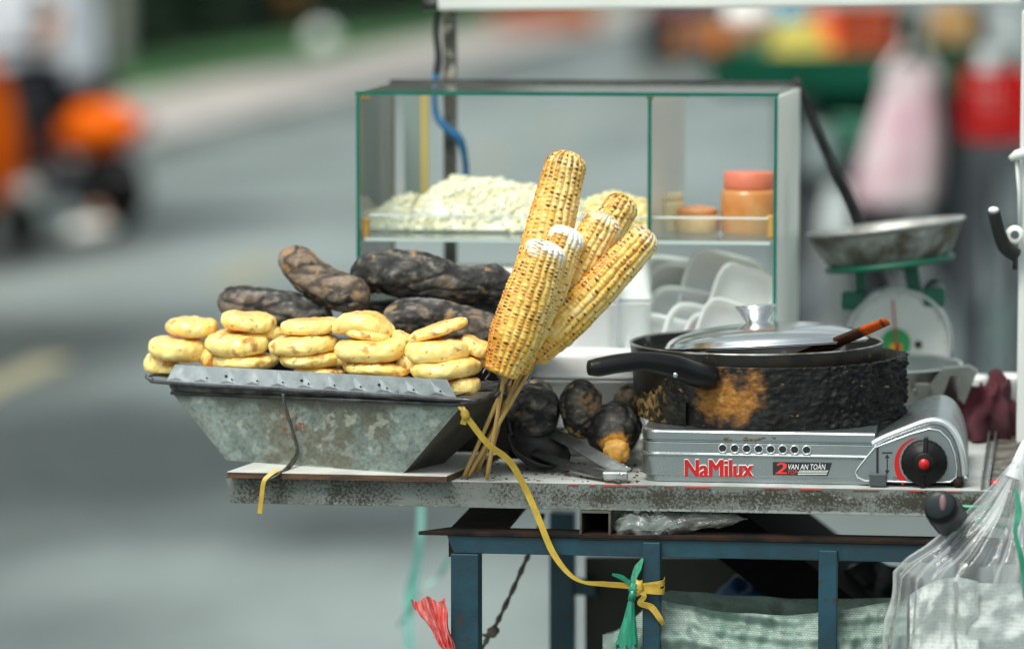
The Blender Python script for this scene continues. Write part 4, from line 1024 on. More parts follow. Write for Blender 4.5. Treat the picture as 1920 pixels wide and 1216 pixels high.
C, D = pc(322, 736, .10), pc(868, 758, -.035)
nrm = Vector(((A - B).y, -(A - B).x, 0)); nrm = nrm.normalized()
if nrm.y < 0: nrm = -nrm
A.z = B.z = bt + .0004
A2, B2, C2, D2 = A + nrm * .09, B + nrm * .09, C + nrm * .135, D + nrm * .135
bn = thing('tin_bin', 'weathered galvanised tin bin with sloping sides holding the fried cakes', 'bin', (A + B) / 2)
def bincol(a, b, p):
    q = (p.x, p.y, p.z)
    c = mixc((.20, .245, .226), (.135, .168, .153), .5 + fbm(q, 18) * .9 + (.35 - b) * .35)
    n1 = fbm(q, 14, 3.1)
    k = sstep(.0, .5, 1 - abs(a - .62) * 2.0 + n1 * .9 - abs(b - .45) * 1.0) * sstep(-.35, .35, fbm(q, 40, 9) + .25)
    c = mixc(c, (.10, .09, .058), k * .7)
    c = mixc(c, (.08, .075, .052), sstep(.1, .5, fbm(q, 210, 61) + .25 * k) * .5)
    k = sstep(.2, .34, fbm(q, 75, 17) - abs(a - .5) * .5 - abs(b - .72) * .9 + .10); c = mixc(c, (.36, .38, .32), k * .55)
    k = sstep(.12, .3, fbm(q, 130, 27) + .24 - abs(a - .41) * 7 - abs(b - .58) * 1.8); c = mixc(c, (.17, .05, .022), k * .8)
    k = sstep(.2, .5, fbm(q, 60, 37) + .10 - b * .3); c = mixc(c, (.34, .40, .375), k * .3)
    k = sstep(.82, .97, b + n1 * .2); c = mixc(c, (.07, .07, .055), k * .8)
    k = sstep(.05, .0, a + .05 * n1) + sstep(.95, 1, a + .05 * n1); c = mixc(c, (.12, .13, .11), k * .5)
    return c
def quad_grid(p00, p10, p11, p01, nu, nv, colfn, bow=.0):
    def fn(a, b):
        q = p00.lerp(p10, a).lerp(p01.lerp(p11, a), b); return q + Vector((0, .003 * fbm((q.x, q.y, q.z), 14), 0))
    mb = MB(); mb.grid(nu, nv, fn, colfn=colfn); return mb
part('front_side', quad_grid(A, B, D, C, 170, 60, bincol), m_binv, bn)
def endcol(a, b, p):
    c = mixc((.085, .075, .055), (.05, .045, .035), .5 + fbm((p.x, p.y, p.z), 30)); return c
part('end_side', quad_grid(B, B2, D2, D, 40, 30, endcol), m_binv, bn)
part('end_side', quad_grid(A2, A, C, C2, 40, 30, bincol), m_binv, bn)
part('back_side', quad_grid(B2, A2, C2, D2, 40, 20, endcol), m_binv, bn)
mb = MB(); mb.prism([A, B, B2, A2], (0, 0, .0012)); part('base', mb, m_bin, bn)
cu, du = pc(313, 717, .098), pc(858, 747, -.037)
part('collar', quad_grid(C + Vector((0, .001, 0)), D + Vector((0, .001, 0)), du + Vector((0, .001, 0)), cu + Vector((0, .001, 0)), 120, 8, lambda a, b, p: mixc((.035, .034, .028), (.11, .12, .105), .45 + fbm((p.x, p.y, p.z), 60) * 1.2 - .5 * b)), m_binv, bn)
mb = MB(); mb.tube([C, D, D2, C2], .0022, 8, closed=True); part('rolled_edge', mb, m_rim, bn)
# vertical seam with hooked wire and a yellow end of strap
hook = solo('wire_hook', 'bent rusty wire hooked over the front of the tin bin', 'wire', MB().tube(spline([pc(531, 738, .034), pc(534, 760, .034), pc(545, 795, .036), pc(556, 835, .038), pc(556, 855, .038), pc(540, 878, .012), pc(512, 892, -.014), pc(490, 910, -.017)], 6), .0019, 8).tube(spline([pc(556, 838, .036), pc(548, 862, .030), pc(526, 886, -.012), pc(492, 907, -.016)], 6), .0013, 8), m_wire)
mb = MB(); mb.ribbon(spline([pc(522, 880, -.012), pc(503, 892, -.016), pc(494, 905, -.019), pc(490, 935, -.018), pc(487, 962, -.017)], 5), .0048, .0012, (1, 0, .15))
solo('strap_end', 'short frayed yellow strap end tied to the wire hook', 'strap', mb, m_strap)

# punched tray on top
tr = thing('grill_tray', 'shallow metal tray with embossed front lip full of fried cakes', 'tray', (C + D) / 2)
t0, t1, b0, b1 = pc(328, 683, .094), pc(838, 711, -.040), pc(312, 714, .094), pc(856, 745, -.043)
mb = MB(); nc = 11
for i in range(nc):
    def q(a, b, d=0):
        a = (i + a) / nc; p = b0.lerp(b1, a).lerp(t0.lerp(t1, a), b); return p - nrm * d
    pk = q(.32, .25, .0013); c_ = [q(.04, .06), q(.72, .06), q(.30, .88)]
    o_ = [q(0, 0), q(1, 0), q(1, 1), q(0, 1)]
    mb.add([o_[0], o_[1], o_[2], o_[3], c_[0], c_[1], c_[2], pk], [(0, 1, 5, 4), (1, 2, 6, 5), (2, 3, 6), (3, 0, 4, 6), (4, 5, 7), (5, 6, 7), (6, 4, 7)], 0, False)
ed = t0 - t1
part('front_lip', mb, m_lip, tr)
mb = MB()
for i in range(nc):
    if i == 0: continue
    for (a, b, r_) in ((.55, .33, .0011),) + (((.28, .5, .0016),) if i in (2, 5, 8) else ()):
        f = (i + a) / nc; p = b0.lerp(b1, f).lerp(t0.lerp(t1, f), b) - nrm * .0022
        mb.ball(p, (r_, .0008, r_), 8, 6)
part('punched_hole', mb, m_blk, tr)
m_tz = (b0.z + b1.z) / 2
fl0, fl1 = b0 + Vector((0, 0, .002)), b1 + Vector((0, 0, .002))
mb = MB(); mb.prism([fl0 + nrm * .002, fl1 + nrm * .002, fl1 + nrm * .12, fl0 + nrm * .12], (0, 0, .0012)); part('tray_floor', mb, mat('tray_floor', (.3, .3, .29), (.12, .11, .1), scale=40, rough=.4, metal=.6), tr)
rim = spline([pc(340, 705, .13), pc(292, 702, .108), pc(275, 705, .104), pc(285, 711, .1), b0 - nrm * .002 + Vector((0, 0, -.0015)), b0.lerp(b1, .5) - nrm * .003 + Vector((0, 0, -.0018)), b1 - nrm * .003 + Vector((0, 0, -.0015)), pc(898, 750, -.036), pc(928, 734, -.015), pc(938, 712, .02), pc(925, 690, .05)], 6)
mb = MB(); mb.tube(rim, .0021, 10); part('tray_rim', mb, m_rim, tr)
mb = MB()
mb.tube(spline([pc(905, 700, -.005), pc(912, 690, -.002), pc(918, 700, -.002), pc(910, 712, -.004), pc(925, 716, -.004), pc(945, 712, -.003)], 5), .0012, 7)
mb.tube(spline([pc(930, 745, -.01), pc(948, 722, -.004), pc(958, 708, -.002)], 5), .0013, 7)
part('wire_loop', mb, m_rim, tr)

m_cake = mat('fried_dough', (1, 1, 1), vcol=True, vmix=.06, scale=90, rough=.36, sss=.22, bump=.0003, bscale=240, coat=.25, spec=.4)
def cake_mesh(seed):
    rnd = random.Random(seed); n, m = 110, 44; mb = MB(); t = .0115; Rr = .034
    def fn(a, b):
        th = a * 2 * math.pi; ph = (b - .5) * math.pi
        c = math.cos(ph); s_ = math.sin(ph)
        d = Vector((math.cos(th), math.sin(th), 0))
        wob = 1 + .07 * noise.noise(d * 1.1 + Vector((seed * 3.1, 0, 0))) + .025 * noise.noise(d * 4 + Vector((0, seed, 0)))
        r_ = Rr * wob * abs(c) ** .5
        z = t * math.copysign(abs(s_) ** .85, s_) * (1 - .18 * math.exp(-(r_ / (.4 * Rr)) ** 2))
        p = Vector((d.x * r_, d.y * r_, z))
        z2 = .0015 * noise.noise(p * 45 + Vector((seed * 7, 0, 0))) + .0009 * noise.noise(p * 150 + Vector((seed, 3, 0)))
        sag = .10 * Rr * noise.noise(Vector((d.x * .9 + seed, d.y * .9, 2)))* (r_ / Rr) ** 2
        return p + d * z2 * 1.1 + Vector((0, 0, z2 * 1.0 + sag - (9.5 * p.x * p.x if seed == 6 else 0)))
    def cf(a, b, p):
        s_ = abs(b - .5) * 2
        c = mixc((.95, .68, .20), (.95, .78, .33), .5 + fbm(tuple(p), 60, seed) * .9)
        c = mixc(c, (.80, .33, .022), sstep(.26, .72, s_ + .22 * fbm(tuple(p), 50, seed + 5)) * (.9 if b < .5 else .42))  # orange undersides and rims paint in bounced light between cakes, beside real browning
        k = sstep(.18, .42, fbm(tuple(p), 75, seed + 9) - .24 + (.2 if seed in (2, 5) else 0)); c = mixc(c, (.38, .13, .02), k * .7)
        k = sstep(.60, .70, fbm(tuple(p), 170, seed + 19) + .12 * fbm(tuple(p), 30, seed)); c = mixc(c, (.12, .04, .012), k * .8)
        return c
    mb.grid(n, m, fn, colfn=cf, closeu=True)
    me = mb.mesh('fried_cake', m_cake); bm = bmesh.new(); bm.from_mesh(me); bmesh.ops.remove_doubles(bm, verts=bm.verts, dist=1e-5); bmesh.ops.recalc_face_normals(bm, faces=bm.faces); bm.to_mesh(me); bm.free()
    return me
CM = [cake_mesh(i) for i in range(7)]
def yl(u): return .10 + (u - 322) / 546 * -.135
cakes = [  # u v w h roll pitch variant dy label
    (303, 684, 66, 44, 24, 4, 5, .004, 'browned fried cake tipping over the left end of the tray'),
    (338, 653, 114, 48, 3, 6, 0, 0, 'pale fried cake second from the top of the leftmost stack'),
    (361, 613, 98, 38, 3, 8, 3, .006, 'fried cake topping the leftmost stack'),
    (462, 676, 122, 34, 1, 2, 1, .002, 'orange browned fried cake under the scorched one in the second stack'),
    (446, 642, 126, 50, -3, 14, 2, -.002, 'scorched spotted fried cake in the middle of the second stack'),
    (466, 603, 102, 38, 5, 10, 4, .006, 'fried cake topping the second stack from the left'),
    (585, 673, 122, 34, -2, 4, 3, .001, 'fried cake third from the top of the middle stack'),
    (571, 645, 128, 43, -5, 5, 1, -.002, 'smooth fried cake second from the top of the middle stack'),
    (582, 611, 112, 34, -2, 8, 0, .007, 'fried cake topping the middle stack under the dark potato'),
    (600, 697, 100, 26, 2, 2, 5, .003, 'lowest fried cake peeping over the lip in the middle stack'),
    (698, 656, 136, 48, -3, 4, 4, -.001, 'wide saddle shaped fried cake in the fourth stack'),
    (708, 690, 126, 32, 1, 2, 2, .001, 'fried cake right on the lip in the fourth stack'),
    (684, 603, 122, 44, 6, 3, 6, .012, 'arched fried cake leaning up on top of the fourth stack'),
    (690, 626, 84, 24, 10, 6, 5, -.002, 'small orange brown fried piece tucked under the arched cake'),
    (823, 657, 124, 50, -3, 5, 0, -.002, 'plump fried cake under the slanting one in the rightmost stack'),
    (836, 690, 136, 42, -4, 4, 3, -.001, 'fried cake above the lowest one in the rightmost stack'),
    (868, 724, 66, 36, -4, 2, 4, -.002, 'lowest fried cake at the bare right corner of the tray'),
    (821, 618, 114, 29, -19, 4, 1, .004, 'slanting fried cake propped on top of the rightmost stack'),
    (893, 650, 66, 34, 22, 6, 4, .022, 'fried cake behind the rightmost stack beside the corn'),
    (885, 676, 62, 30, 4, 4, 2, .03, 'shaded fried cake under the one beside the corn'),
    (757, 634, 46, 24, 20, 8, 3, .02, 'small pale fried cake wedged between the two right stacks'),
    (512, 622, 50, 30, 20, 8, 0, .024, 'half hidden fried cake between the second and middle stacks'),
    (400, 668, 60, 40, 0, 4, 5, .012, 'half hidden fried cake between the two left stacks'),
    (645, 668, 60, 40, 0, 4, 2, .016, 'half hidden fried cake behind the lip left of the fourth stack'),
    (765, 680, 50, 40, 0, 4, 5, .016, 'half hidden fried cake behind the lip left of the rightmost stack'),
    (330, 694, 90, 30, 4, 2, 4, .014, 'bottom fried cake of the leftmost stack, mostly behind the lip'),
    (430, 702, 110, 30, 2, 2, 3, .006, 'bottom fried cake of the second stack behind the lip'),
    (720, 712, 110, 28, 2, 2, 1, .006, 'bottom fried cake of the fourth stack behind the lip'),
    (800, 722, 100, 30, 2, 2, 0, .008, 'bottom fried cake of the rightmost stack behind the lip'),
]
for i, (u, v, w_, h_, roll, pit, va, dy, lab) in enumerate(cakes):
    y = yl(u) + .036 + dy; p = pc(u, v, y); s_ = (p - OC).length / F
    o = bpy.data.objects.new('fried_cake', CM[va]); COL.objects.link(o)
    Rm = Matrix.Rotation(R(roll), 4, 'Y') @ Matrix.Rotation(R(pit * .35 - 1.5), 4, 'X') @ Matrix.Rotation(i * 1.9 if va != 6 else 0, 4, 'Z')
    Sc = Matrix.Diagonal((w_ / 2 * s_ / .034, w_ / 2 * s_ / .034, max(.5, (h_ * 1.0 - 3) / 2 * s_ / .0115), 1))
    M = MC @ Matrix.Translation(p) @ Rm
    o.location = M.to_translation(); o.rotation_euler = M.to_euler(); o.scale = (Sc[0][0], Sc[1][1], Sc[2][2])
    settag(o, lab, 'fried cake', 'fried dough cakes stacked in the tray')

# ================================================================== charred sweet potatoes
m_pot = mat('charred_skin', (1, 1, 1), vcol=True, vmix=.35, scale=140, rough=.62, bump=.0022, bscale=85, rough2=.85, spec=.4)
def potato(label, px, rad, seed, tone, group='charred sweet potatoes', flesh=None):
    pts = spline([pc(*q) for q in px], 22); m = len(pts)
    s_ = (pts[0] - OC).length / F; rr = lerps(rad, m); n = 80; L = []
    # arc parameter for the round ends
    cum = [0]
    for i in range(1, m): cum.append(cum[-1] + (pts[i] - pts[i - 1]).length)
    tot = cum[-1]; mb = MB(); vs = []; cs = []
    u = Vector((0, 0, 1))
    for i in range(m):
        r0 = rr[i] * s_; e = min(cum[i], tot - cum[i]); re = r0 * .95
        k = math.sqrt(max(0.0, 1 - (1 - e / re) ** 2)) if e < re else 1
        t = (pts[min(i + 1, m - 1)] - pts[max(i - 1, 0)]).normalized(); uu = (u - t * u.dot(t))
        uu = uu.normalized() if uu.length > .05 else t.orthogonal().normalized(); w_ = t.cross(uu)
        for j in range(n):
            a = 2 * math.pi * j / n; d = w_ * math.cos(a) + uu * math.sin(a)
            q = pts[i] + d * r0 * max(k, .02)
            sc_q = Vector((q.x * 28, q.y * 60, q.z * 60)); ridge = 1 - abs(noise.noise(sc_q + Vector((seed, 0, 0)))) * 2.2
            dd = 1 + .035 * fbm(tuple(q), 150, seed + 3) + .17 * noise.noise(q * 20 + Vector((seed * 3, 0, 0))) + .11 * noise.noise(q * 52 + Vector((0, seed, 0))) - .075 * max(0, ridge) ** 3
            q = pts[i] + d * r0 * max(k, .02) * dd
            vs.append(q)
            f1 = fbm(tuple(q), 30, seed * 2 + 1); f2 = fbm(tuple(q), 110, seed + 11); f3 = fbm(tuple(q), 62, seed + 23); f4 = fbm(tuple(q), 16, seed + 31); f5 = fbm((q.x * .6, q.y, q.z), 200, seed + 5)
            c = mixc((.020, .020, .0205), (.135, .125, .114), .44 + f1 * .9 + f5 * .45)
            c = mixc(c, (.25, .235, .215), sstep(.10, .5, f2 + .35 * f4) * .7)
            c = mixc(c, (.19, .135, .10), sstep(.05, .45, f4 * .8 + .25 * f1 + tone[0]) * .8)
            c = mixc(c, (.27, .195, .14), sstep(.2, .6, f5 * .6 + f4 * .4 + tone[0]) * .7)
            c = mixc(c, (.012, .012, .012), sstep(.5, .95, max(0, ridge)) * .75 + sstep(.15, .4, -f3 - tone[0] * .6) * .6)
            c = mixc(c, (.36, .19, .06), sstep(.40, .5, f3 * .7 + .7 * f2 + tone[1] - .08) * .7)
            if flesh:
                fc, fr_ = flesh; dd_ = (q - fc).length / fr_ + .35 * f2
                c = mixc(c, (.72, .34, .05), sstep(1.05, .8, dd_))
            cs.append(c)
    fs = [(i * n + j, i * n + (j + 1) % n, (i + 1) * n + (j + 1) % n, (i + 1) * n + j) for i in range(m - 1) for j in range(n)]
    fs += [tuple(range(n - 1, -1, -1)), tuple(range((m - 1) * n, m * n))]
    mb.add(vs, fs, 0, True, cs)
    return solo('sweet_potato', label, 'sweet potato', mb, m_pot, group=group)
Y2 = .19
potato('brown ash spotted sweet potato with its curved end raised at the left', [(528, 478, Y2), (552, 490, Y2 + .01), (585, 521, Y2 + .01), (635, 545, Y2), (690, 566, Y2 - .01)], [23, 33, 37, 38, 31], 1, (.40, .05))
potato('largest black humped sweet potato at the top of the pile', [(662, 532, Y2 + .03), (700, 512, Y2 + .03), (752, 510, Y2 + .03), (810, 520, Y2 + .03), (860, 533, Y2 + .03), (925, 533, Y2 + .03), (972, 545, Y2 + .03)], [30, 42, 47, 41, 38, 36, 24], 2, (-.12, -.02))
potato('dull grey sweet potato resting at the left behind the cakes', [(408, 562, Y2), (450, 568, Y2), (520, 577, Y2), (590, 592, Y2 + .01), (622, 604, Y2 + .01)], [28, 35, 37, 36, 27], 3, (-.22, -.2))
potato('pinkish brown sweet potato behind the right hand cakes', [(718, 603, Y2 - .01), (770, 596, Y2 - .01), (830, 603, Y2), (900, 618, Y2), (950, 625, Y2 + .01)], [29, 38, 41, 40, 27], 4, (.32, .02))
potato('black sweet potato whose tip pokes out right of the corn', [(965, 640, .20), (1010, 645, .19), (1045, 637, .18), (1074, 624, .17)], [20, 26, 24, 12], 5, (-.3, -.2))
potato('black sweet potato filling the shadow under the humped one', [(640, 600, .24), (700, 590, .245), (760, 585, .25), (820, 585, .25)], [22, 28, 28, 22], 6, (-.3, -.2))
potato('dark sweet potato half hidden beside the corn on the pile', [(850, 580, .25), (910, 590, .25), (965, 592, .25)], [24, 28, 24], 7, (-.2, -.1))
# black brazier carrying the pile
bx = [pc(470, 645, .16), pc(985, 655, .16)]
brz = thing('brazier', 'black sheet metal brazier behind the tin bin under the potatoes', 'brazier', ((bx[0].x + bx[1].x) / 2, .22, .0))
zt_ = bx[0].z - .008
mb = MB(); mb.prism([(bx[0].x, .172, .009), (bx[1].x, .172, .009), (bx[1].x, .285, .009), (bx[0].x, .285, .009)], (0, 0, zt_ - .009)); part('fire_box', mb, m_dark, brz, bevel=.002)
for x_ in (bx[0].x + .015, bx[1].x - .015):
    for y_ in (.185, .272): mb = MB(); mb.box((x_, y_, .0047), (.012, .012, .0086)); part('foot', mb, m_dark, brz)
for k in range(9):
    mb = MB(); y_ = .18 + k * .0125; mb.tube([(bx[0].x - .002, y_, zt_ + .0025), (bx[1].x + .002, y_, zt_ + .0025)], .0018, 6); part('grate_bar', mb, m_rim, brz)
# lower group on the board
fl_ = pc(1157, 843, .088)
potato('big black sweet potato at the left of the lower group, end on', [(1005, 770, .10), (1003, 768, .13), (1001, 764, .17), (1000, 760, .20)], [44, 49, 48, 40], 8, (-.25, -.1), 'sweet potatoes lying on the board')
potato('upright stub of sweet potato with brown skinned top in the lower group', [(1090, 712, .115), (1090, 745, .12), (1093, 785, .125), (1098, 820, .13)], [30, 40, 38, 30], 9, (.18, .1), 'sweet potatoes lying on the board')
potato('grey sweet potato with orange flesh bursting at its foot', [(1148, 806, .09), (1150, 804, .12), (1153, 800, .15), (1158, 795, .18)], [42, 50, 50, 40], 10, (-.2, -.25), 'sweet potatoes lying on the board', (fl_, .020))
potato('pinkish sweet potato at the back of the lower group by the pan', [(1150, 752, .165), (1180, 750, .17), (1225, 752, .17)], [26, 31, 28], 11, (.3, .05), 'sweet potatoes lying on the board')
mb = MB(); mb.ball(fl_ + Vector((0, -.004, -.001)), (.014, .008, .013), 20, 14, disp=.35, freq=2.5, seed=4); mb.ball(fl_ + Vector((.004, -.006, -.018)), (.006, .006, .005), 12, 8, disp=.3, freq=2)
solo('potato_flesh', 'lump of orange sweet potato flesh spilling on the board', 'flesh', mb, mat('orange_flesh', (.62, .28, .035), (.7, .4, .1), scale=120, rough=.5, sss=.1, bump=.001, bscale=200))

# ================================================================== roasted corn
m_corn = mat('roasted_kernels', (1, 1, 1), vcol=True, vmix=.10, scale=200, rough=.27, sss=.12, spec=.55, bump=.00015, bscale=600)
m_bam = mat('bamboo', (.50, .33, .11), (.38, .23, .07), scale=60, rough=.55, stretch=(3, 3, .3))
def corn(label, tip, base, foot, rpx, seed, white=0.0, orange=.3, char=.5, tipchar=0.0, N=20, M=38):
    rnd = random.Random(seed); T, Bp, Ft = pc(*tip), pc(*base), pc(*foot)
    s_ = (T - OC).length / F; Rr = rpx * s_; ax = T - Bp; Ln = ax.length; az = ax.normalized()
    ux = Vector((1, 0, 0)); ux = (ux - az * ux.dot(az)).normalized(); uy = az.cross(ux)
    if uy.y > 0: pass
    t_ = thing('corn_cob', label, 'corn cob', Ft, group='roasted corn cobs on sticks')
    rowoff = [rnd.random() * .5 + (.5 if k % 2 else 0) for k in range(N)]
    kr = {}
    def kv(key):
        if key not in kr: kr[key] = (rnd.random(), rnd.random(), rnd.random())
        return kr[key]
    nth, nt_ = N * 7, M * 7 + 10
    vs = []; cs = []
    for j in range(nt_):
        t = j / (nt_ - 1)
        prof = (.66 + .34 * sstep(-.05, .32, t)) * (1 - .16 * sstep(.55, .95, t))
        e = 1 - t; el = .075
        if e < el: prof *= math.sqrt(max(0, 1 - (1 - e / el) ** 2)) * .98 + .02
        bb_ = t / .03
        if t < .03: prof *= .55 + .45 * math.sqrt(max(0, 1 - (1 - bb_) ** 2))
        for i in range(nth):
            th = 2 * math.pi * i / nth
            f = i / nth * N + .13 * noise.noise(Vector((t * 5, seed, 0))) + .35 * t + .16 * noise.noise(Vector((math.cos(th) * 5, math.sin(th) * 5, t * 16 + seed)))
            fw = f % N; row = int(fw) % N; a = 2 * (fw - int(fw) - .5)
            s2 = t * M + rowoff[row] + .55 * noise.noise(Vector((row * 3.3, t * 7, seed))); k = int(s2); b = 2 * (s2 - k - .5)
            v0 = kv((row, k)); irr = sstep(.80, 1, t)
            hk = .0023 * (1 - abs(a) ** 2.2) * (1 - .24 * abs(b) ** 4) + .0009 * (v0[0] - .5) * (1 - abs(b) ** 4)
            ang_ = th + .06 * math.sin(t * 3)
            d = ux * math.cos(ang_) + uy * math.sin(ang_)
            r_ = Rr * prof * (1 + .035 * noise.noise(Vector((math.cos(th) * 1.3, math.sin(th) * 1.3, t * 4 + seed)))) - .0022 + hk
            wj = .0
            q = Bp + ax * t + d * max(r_, .0006)
            # colour of kernel, browned by the coals in patches
            pt = noise.noise(Vector((math.cos(th) * 1.2 + seed, math.sin(th) * 1.2, t * 2.2))) * .9
            lft = math.cos(th) * -1  # browned more on one side
            br = orange + .14 + .34 * lft + pt * .6 + (v0[1] - .5) * .45 + .25 * sstep(.45, .0, t)
            c = mixc((.80, .63, .26), (.73, .45, .08), sstep(-.15, .5, br)); c = mixc(c, (.57, .22, .016), sstep(.45, 1.0, br))
            c = mixc(c, (.72, .52, .19), sstep(.7, .97, abs(a)) * .35)
            kb = k if b < 0 else k + 1; vb = kv((row, kb, 'b'))
            cp = char + .08 + .6 * pt + .28 * lft + .5 * tipchar * sstep(.6, 1, t)
            if abs(b) > .30 and vb[0] < cp:
                w_ = .40 + .5 * vb[1]; ca = sstep(.40, .66, abs(b) + .30 * vb[2] - .10 - .62 * ((a - .5 * (vb[2] - .5)) / w_) ** 2 + .1 * noise.noise(q * 900))
                c = mixc(c, mixc((.19, .032, .006), (.028, .005, .003), vb[2] * .75 + .3 * (cp > .75) + .3 * tipchar), ca * (.6 + .38 * vb[2]))
                c = mixc(c, (.58, .24, .03), (1 - ca) * sstep(.1, .8, abs(b)) * .65 * sstep(1, .5, abs(a)))
            if irr and v0[2] < .30 + .4 * tipchar and t < 1 - el * .2: c = mixc(c, (.16, .04, .012), irr * .8 * sstep(.9, .3, max(abs(a), abs(b))))
            if white:
                wn = t + .075 * noise.noise(q * 70) + .02 * noise.noise(q * 240) - .03 * lft - (.04 if white < .95 else 0)
                c = mixc(c, mixc((.74, .66, .47), (.80, .78, .70), sstep(.89, .97, wn)), sstep(.865, .935, wn) * min(1, white * 1.1))
                if .86 < wn < .97 and v0[2] < .22: c = mixc(c, (.13, .03, .02), sstep(.55, .8, abs(b)) * .9)
            vs.append(q); cs.append(c)
    fs = [(j * nth + i, j * nth + (i + 1) % nth, (j + 1) * nth + (i + 1) % nth, (j + 1) * nth + i) for j in range(nt_ - 1) for i in range(nth)]
    fs += [tuple(range(nth - 1, -1, -1)), tuple(range((nt_ - 1) * nth, nt_ * nth))]
    mb = MB(); mb.add(vs, fs, 0, True, cs); part('kernels', mb, m_corn, t_)
    mb = MB(); st_ = Bp + az * .02
    pts = [st_ + (Ft - st_) * k / 8 for k in range(9)]
    mb.tube(pts, .0024, 8); part('stick', mb, m_bam, t_)
    return t_
corn('tallest roasted cob with black scorched kernels at its blunt tip', (1068, 283, .125), (962, 695, .075), (909, 893, .06), 47, 11, 0, .12, .42, .9, M=50)
corn('roasted cob with browned round tip at the back right of the bunch', (1178, 368, .135), (1000, 650, .085), (884, 884, .055), 39, 12, 0, .35, .5, .5, N=17)
corn('roasted cob with creamy chipped white tip in the middle of the bunch', (1142, 402, .075), (982, 672, .05), (893, 888, .04), 44, 13, .6, .05, .34, .2)
corn('slim roasted cob at the far right leaning lowest to the right', (1222, 434, .06), (998, 670, .03), (878, 892, .02), 38, 14, .35, .28, .42, .1, N=16, M=40)
corn('roasted cob with bare white tip just behind the front one', (1070, 426, .045), (958, 695, .02), (870, 893, .018), 44, 15, 1, .2, .5, .2)
corn('front roasted cob with bare white tip and brown dashed left side', (1030, 452, .005), (938, 703, -.012), (913, 898, .005), 49, 16, 1, .34, .66, .1)
mb = MB(); mb.tube(spline([pc(997, 660, .15), pc(1000, 690, .15), pc(992, 712, .15), pc(975, 735, .15), pc(968, 760, .16)], 6), .0011, 7)
solo('loose_wire', 'thin grey wire curling down behind the corn bases', 'wire', mb, mat('grey_wire', (.3, .32, .33), rough=.35, metal=.8))

# ================================================================== tongs and ladle
tg = thing('tongs', 'folded steel tongs lying on the board with their bend towards us', 'tongs', pc(1170, 895, .01))
m_steel = mat('tong_steel', (.60, .62, .62), (.45, .46, .46), scale=50, rough=.28, metal=.9)
def arm(P, w_, m, nm):
    pts = spline(P, 6); n_ = len(pts); up = Vector((.25, .9, .38)) if nm == 'upper_arm' else Vector((.1, .95, .25))
    mb = MB(); mb.ribbon(pts, w_, .0016, up)
    for sg in (-1, 1): mb.tube([p + up.normalized() * sg * w_ / 2 + Vector((0, 0, .0006)) for p in pts], .0010, 8)
    return part(nm, mb, m, tg)
arm([pc(1172, 884, .006), pc(1140, 868, .03), pc(1100, 845, .07), pc(1060, 822, .11), pc(1030, 808, .14)], .016, m_steel, 'upper_arm')
arm([pc(1166, 900, .004), pc(1110, 884, .03), pc(1050, 866, .07), pc(1000, 846, .11), pc(968, 832, .14)], .014, mat('dark_steel', (.05, .052, .05), (.09, .09, .085), scale=50, rough=.4, metal=.6), 'lower_arm')
mb = MB(); mb.hexa([pc(1128, 884, .002), pc(1178, 884, .002), pc(1178, 901, .002), pc(1132, 901, .002)], [pc(1136, 878, .016), pc(1176, 878, .016), pc(1176, 898, .016), pc(1136, 898, .016)]); part('bend', mb, m_steel, tg, bevel=.002)
ld = thing('ladle', 'black shallow ladle bowl leaning beside the lower potatoes', 'ladle', pc(1000, 865, .09))
c = pc(1010, 838, .095); M = Matrix.Translation(c) @ Matrix.Rotation(R(24), 4, 'Y') @ Matrix.Rotation(R(20), 4, 'X')
mb = MB(); mb.lathe([(0, -.017), (.016, -.0155), (.028, -.009), (.0345, 0), (.036, .0015), (.0335, .001), (.026, -.007), (.015, -.0135), (0, -.015)], M, 40); part('bowl', mb, mat('blackened_iron', (.015, .015, .015), (.03, .03, .028), scale=50, rough=.4), ld)
mb = MB(); mb.tube(spline([c + Vector((-.03, .0, .012)), pc(955, 790, .12), pc(950, 770, .16)], 5), .004, 8); part('handle', mb, m_blk, ld)
# ================================================================== camping stove
m_sil = mat('silver_enamel', (.37, .41, .42), (.31, .345, .355), scale=9, rough=.22, metal=.9, bump=.0002, bscale=45, rough2=.38, c3=(.15, .14, .12), s3=75, t3=.69)
m_silb = mat('bright_bead', (.70, .72, .73), rough=.2, metal=.85)
m_knob = mat('knob_black', (.003, .0035, .0035), (.006, .0065, .0065), scale=60, rough=.42, spec=.22)
m_redm = mat('red_mark', (.46, .004, .004), rough=.4)
m_blkm = mat('black_mark', (.010, .012, .012), rough=.5)
m_whm = mat('white_mark', (.75, .77, .76), rough=.5)
ys = .022
stv = thing('camping_stove', 'silver portable gas stove with red lettering and black knob', 'stove', (pc(1500, 905, ys).x, .14, 0))
def zz(v, u=1400): return pc(u, v, ys).z
x0, x1 = pc(1201, 860, ys).x, pc(1640, 860, ys).x
yd = ys + .225
def plan(ins, r=.02, n=10):
    pts = []
    xa, ya, xb, yb_ = x0 + ins, ys + ins, x1, yd - ins; r = r - ins * .5
    for cx_, cy_, a0 in ((xa + r, ya + r, 180), (xb, ya, 270), (xb, yb_, 0), (xa + r, yb_ - r, 90)):
        if cx_ == xb: pts.append((cx_, cy_)); continue
        for k in range(n + 1):
            t = R(a0 + 90 * k / n); pts.append((cx_ + r * math.cos(t), cy_ + r * math.sin(t)))
    return pts
prof = [(.0007, .004), (zz(894), .004), (zz(892.5), -.0002), (zz(857), -.0002), (zz(855.5), -.0020), (zz(852), -.0022), (zz(850), -.0004), (zz(831), -.0004), (zz(829.5), .0028), (zz(827), .0028), (zz(826), .0002), (zz(812), .0002), (zz(809), .0012), (zz(807), .0035)]
vs = []; fs = []; n_ = None
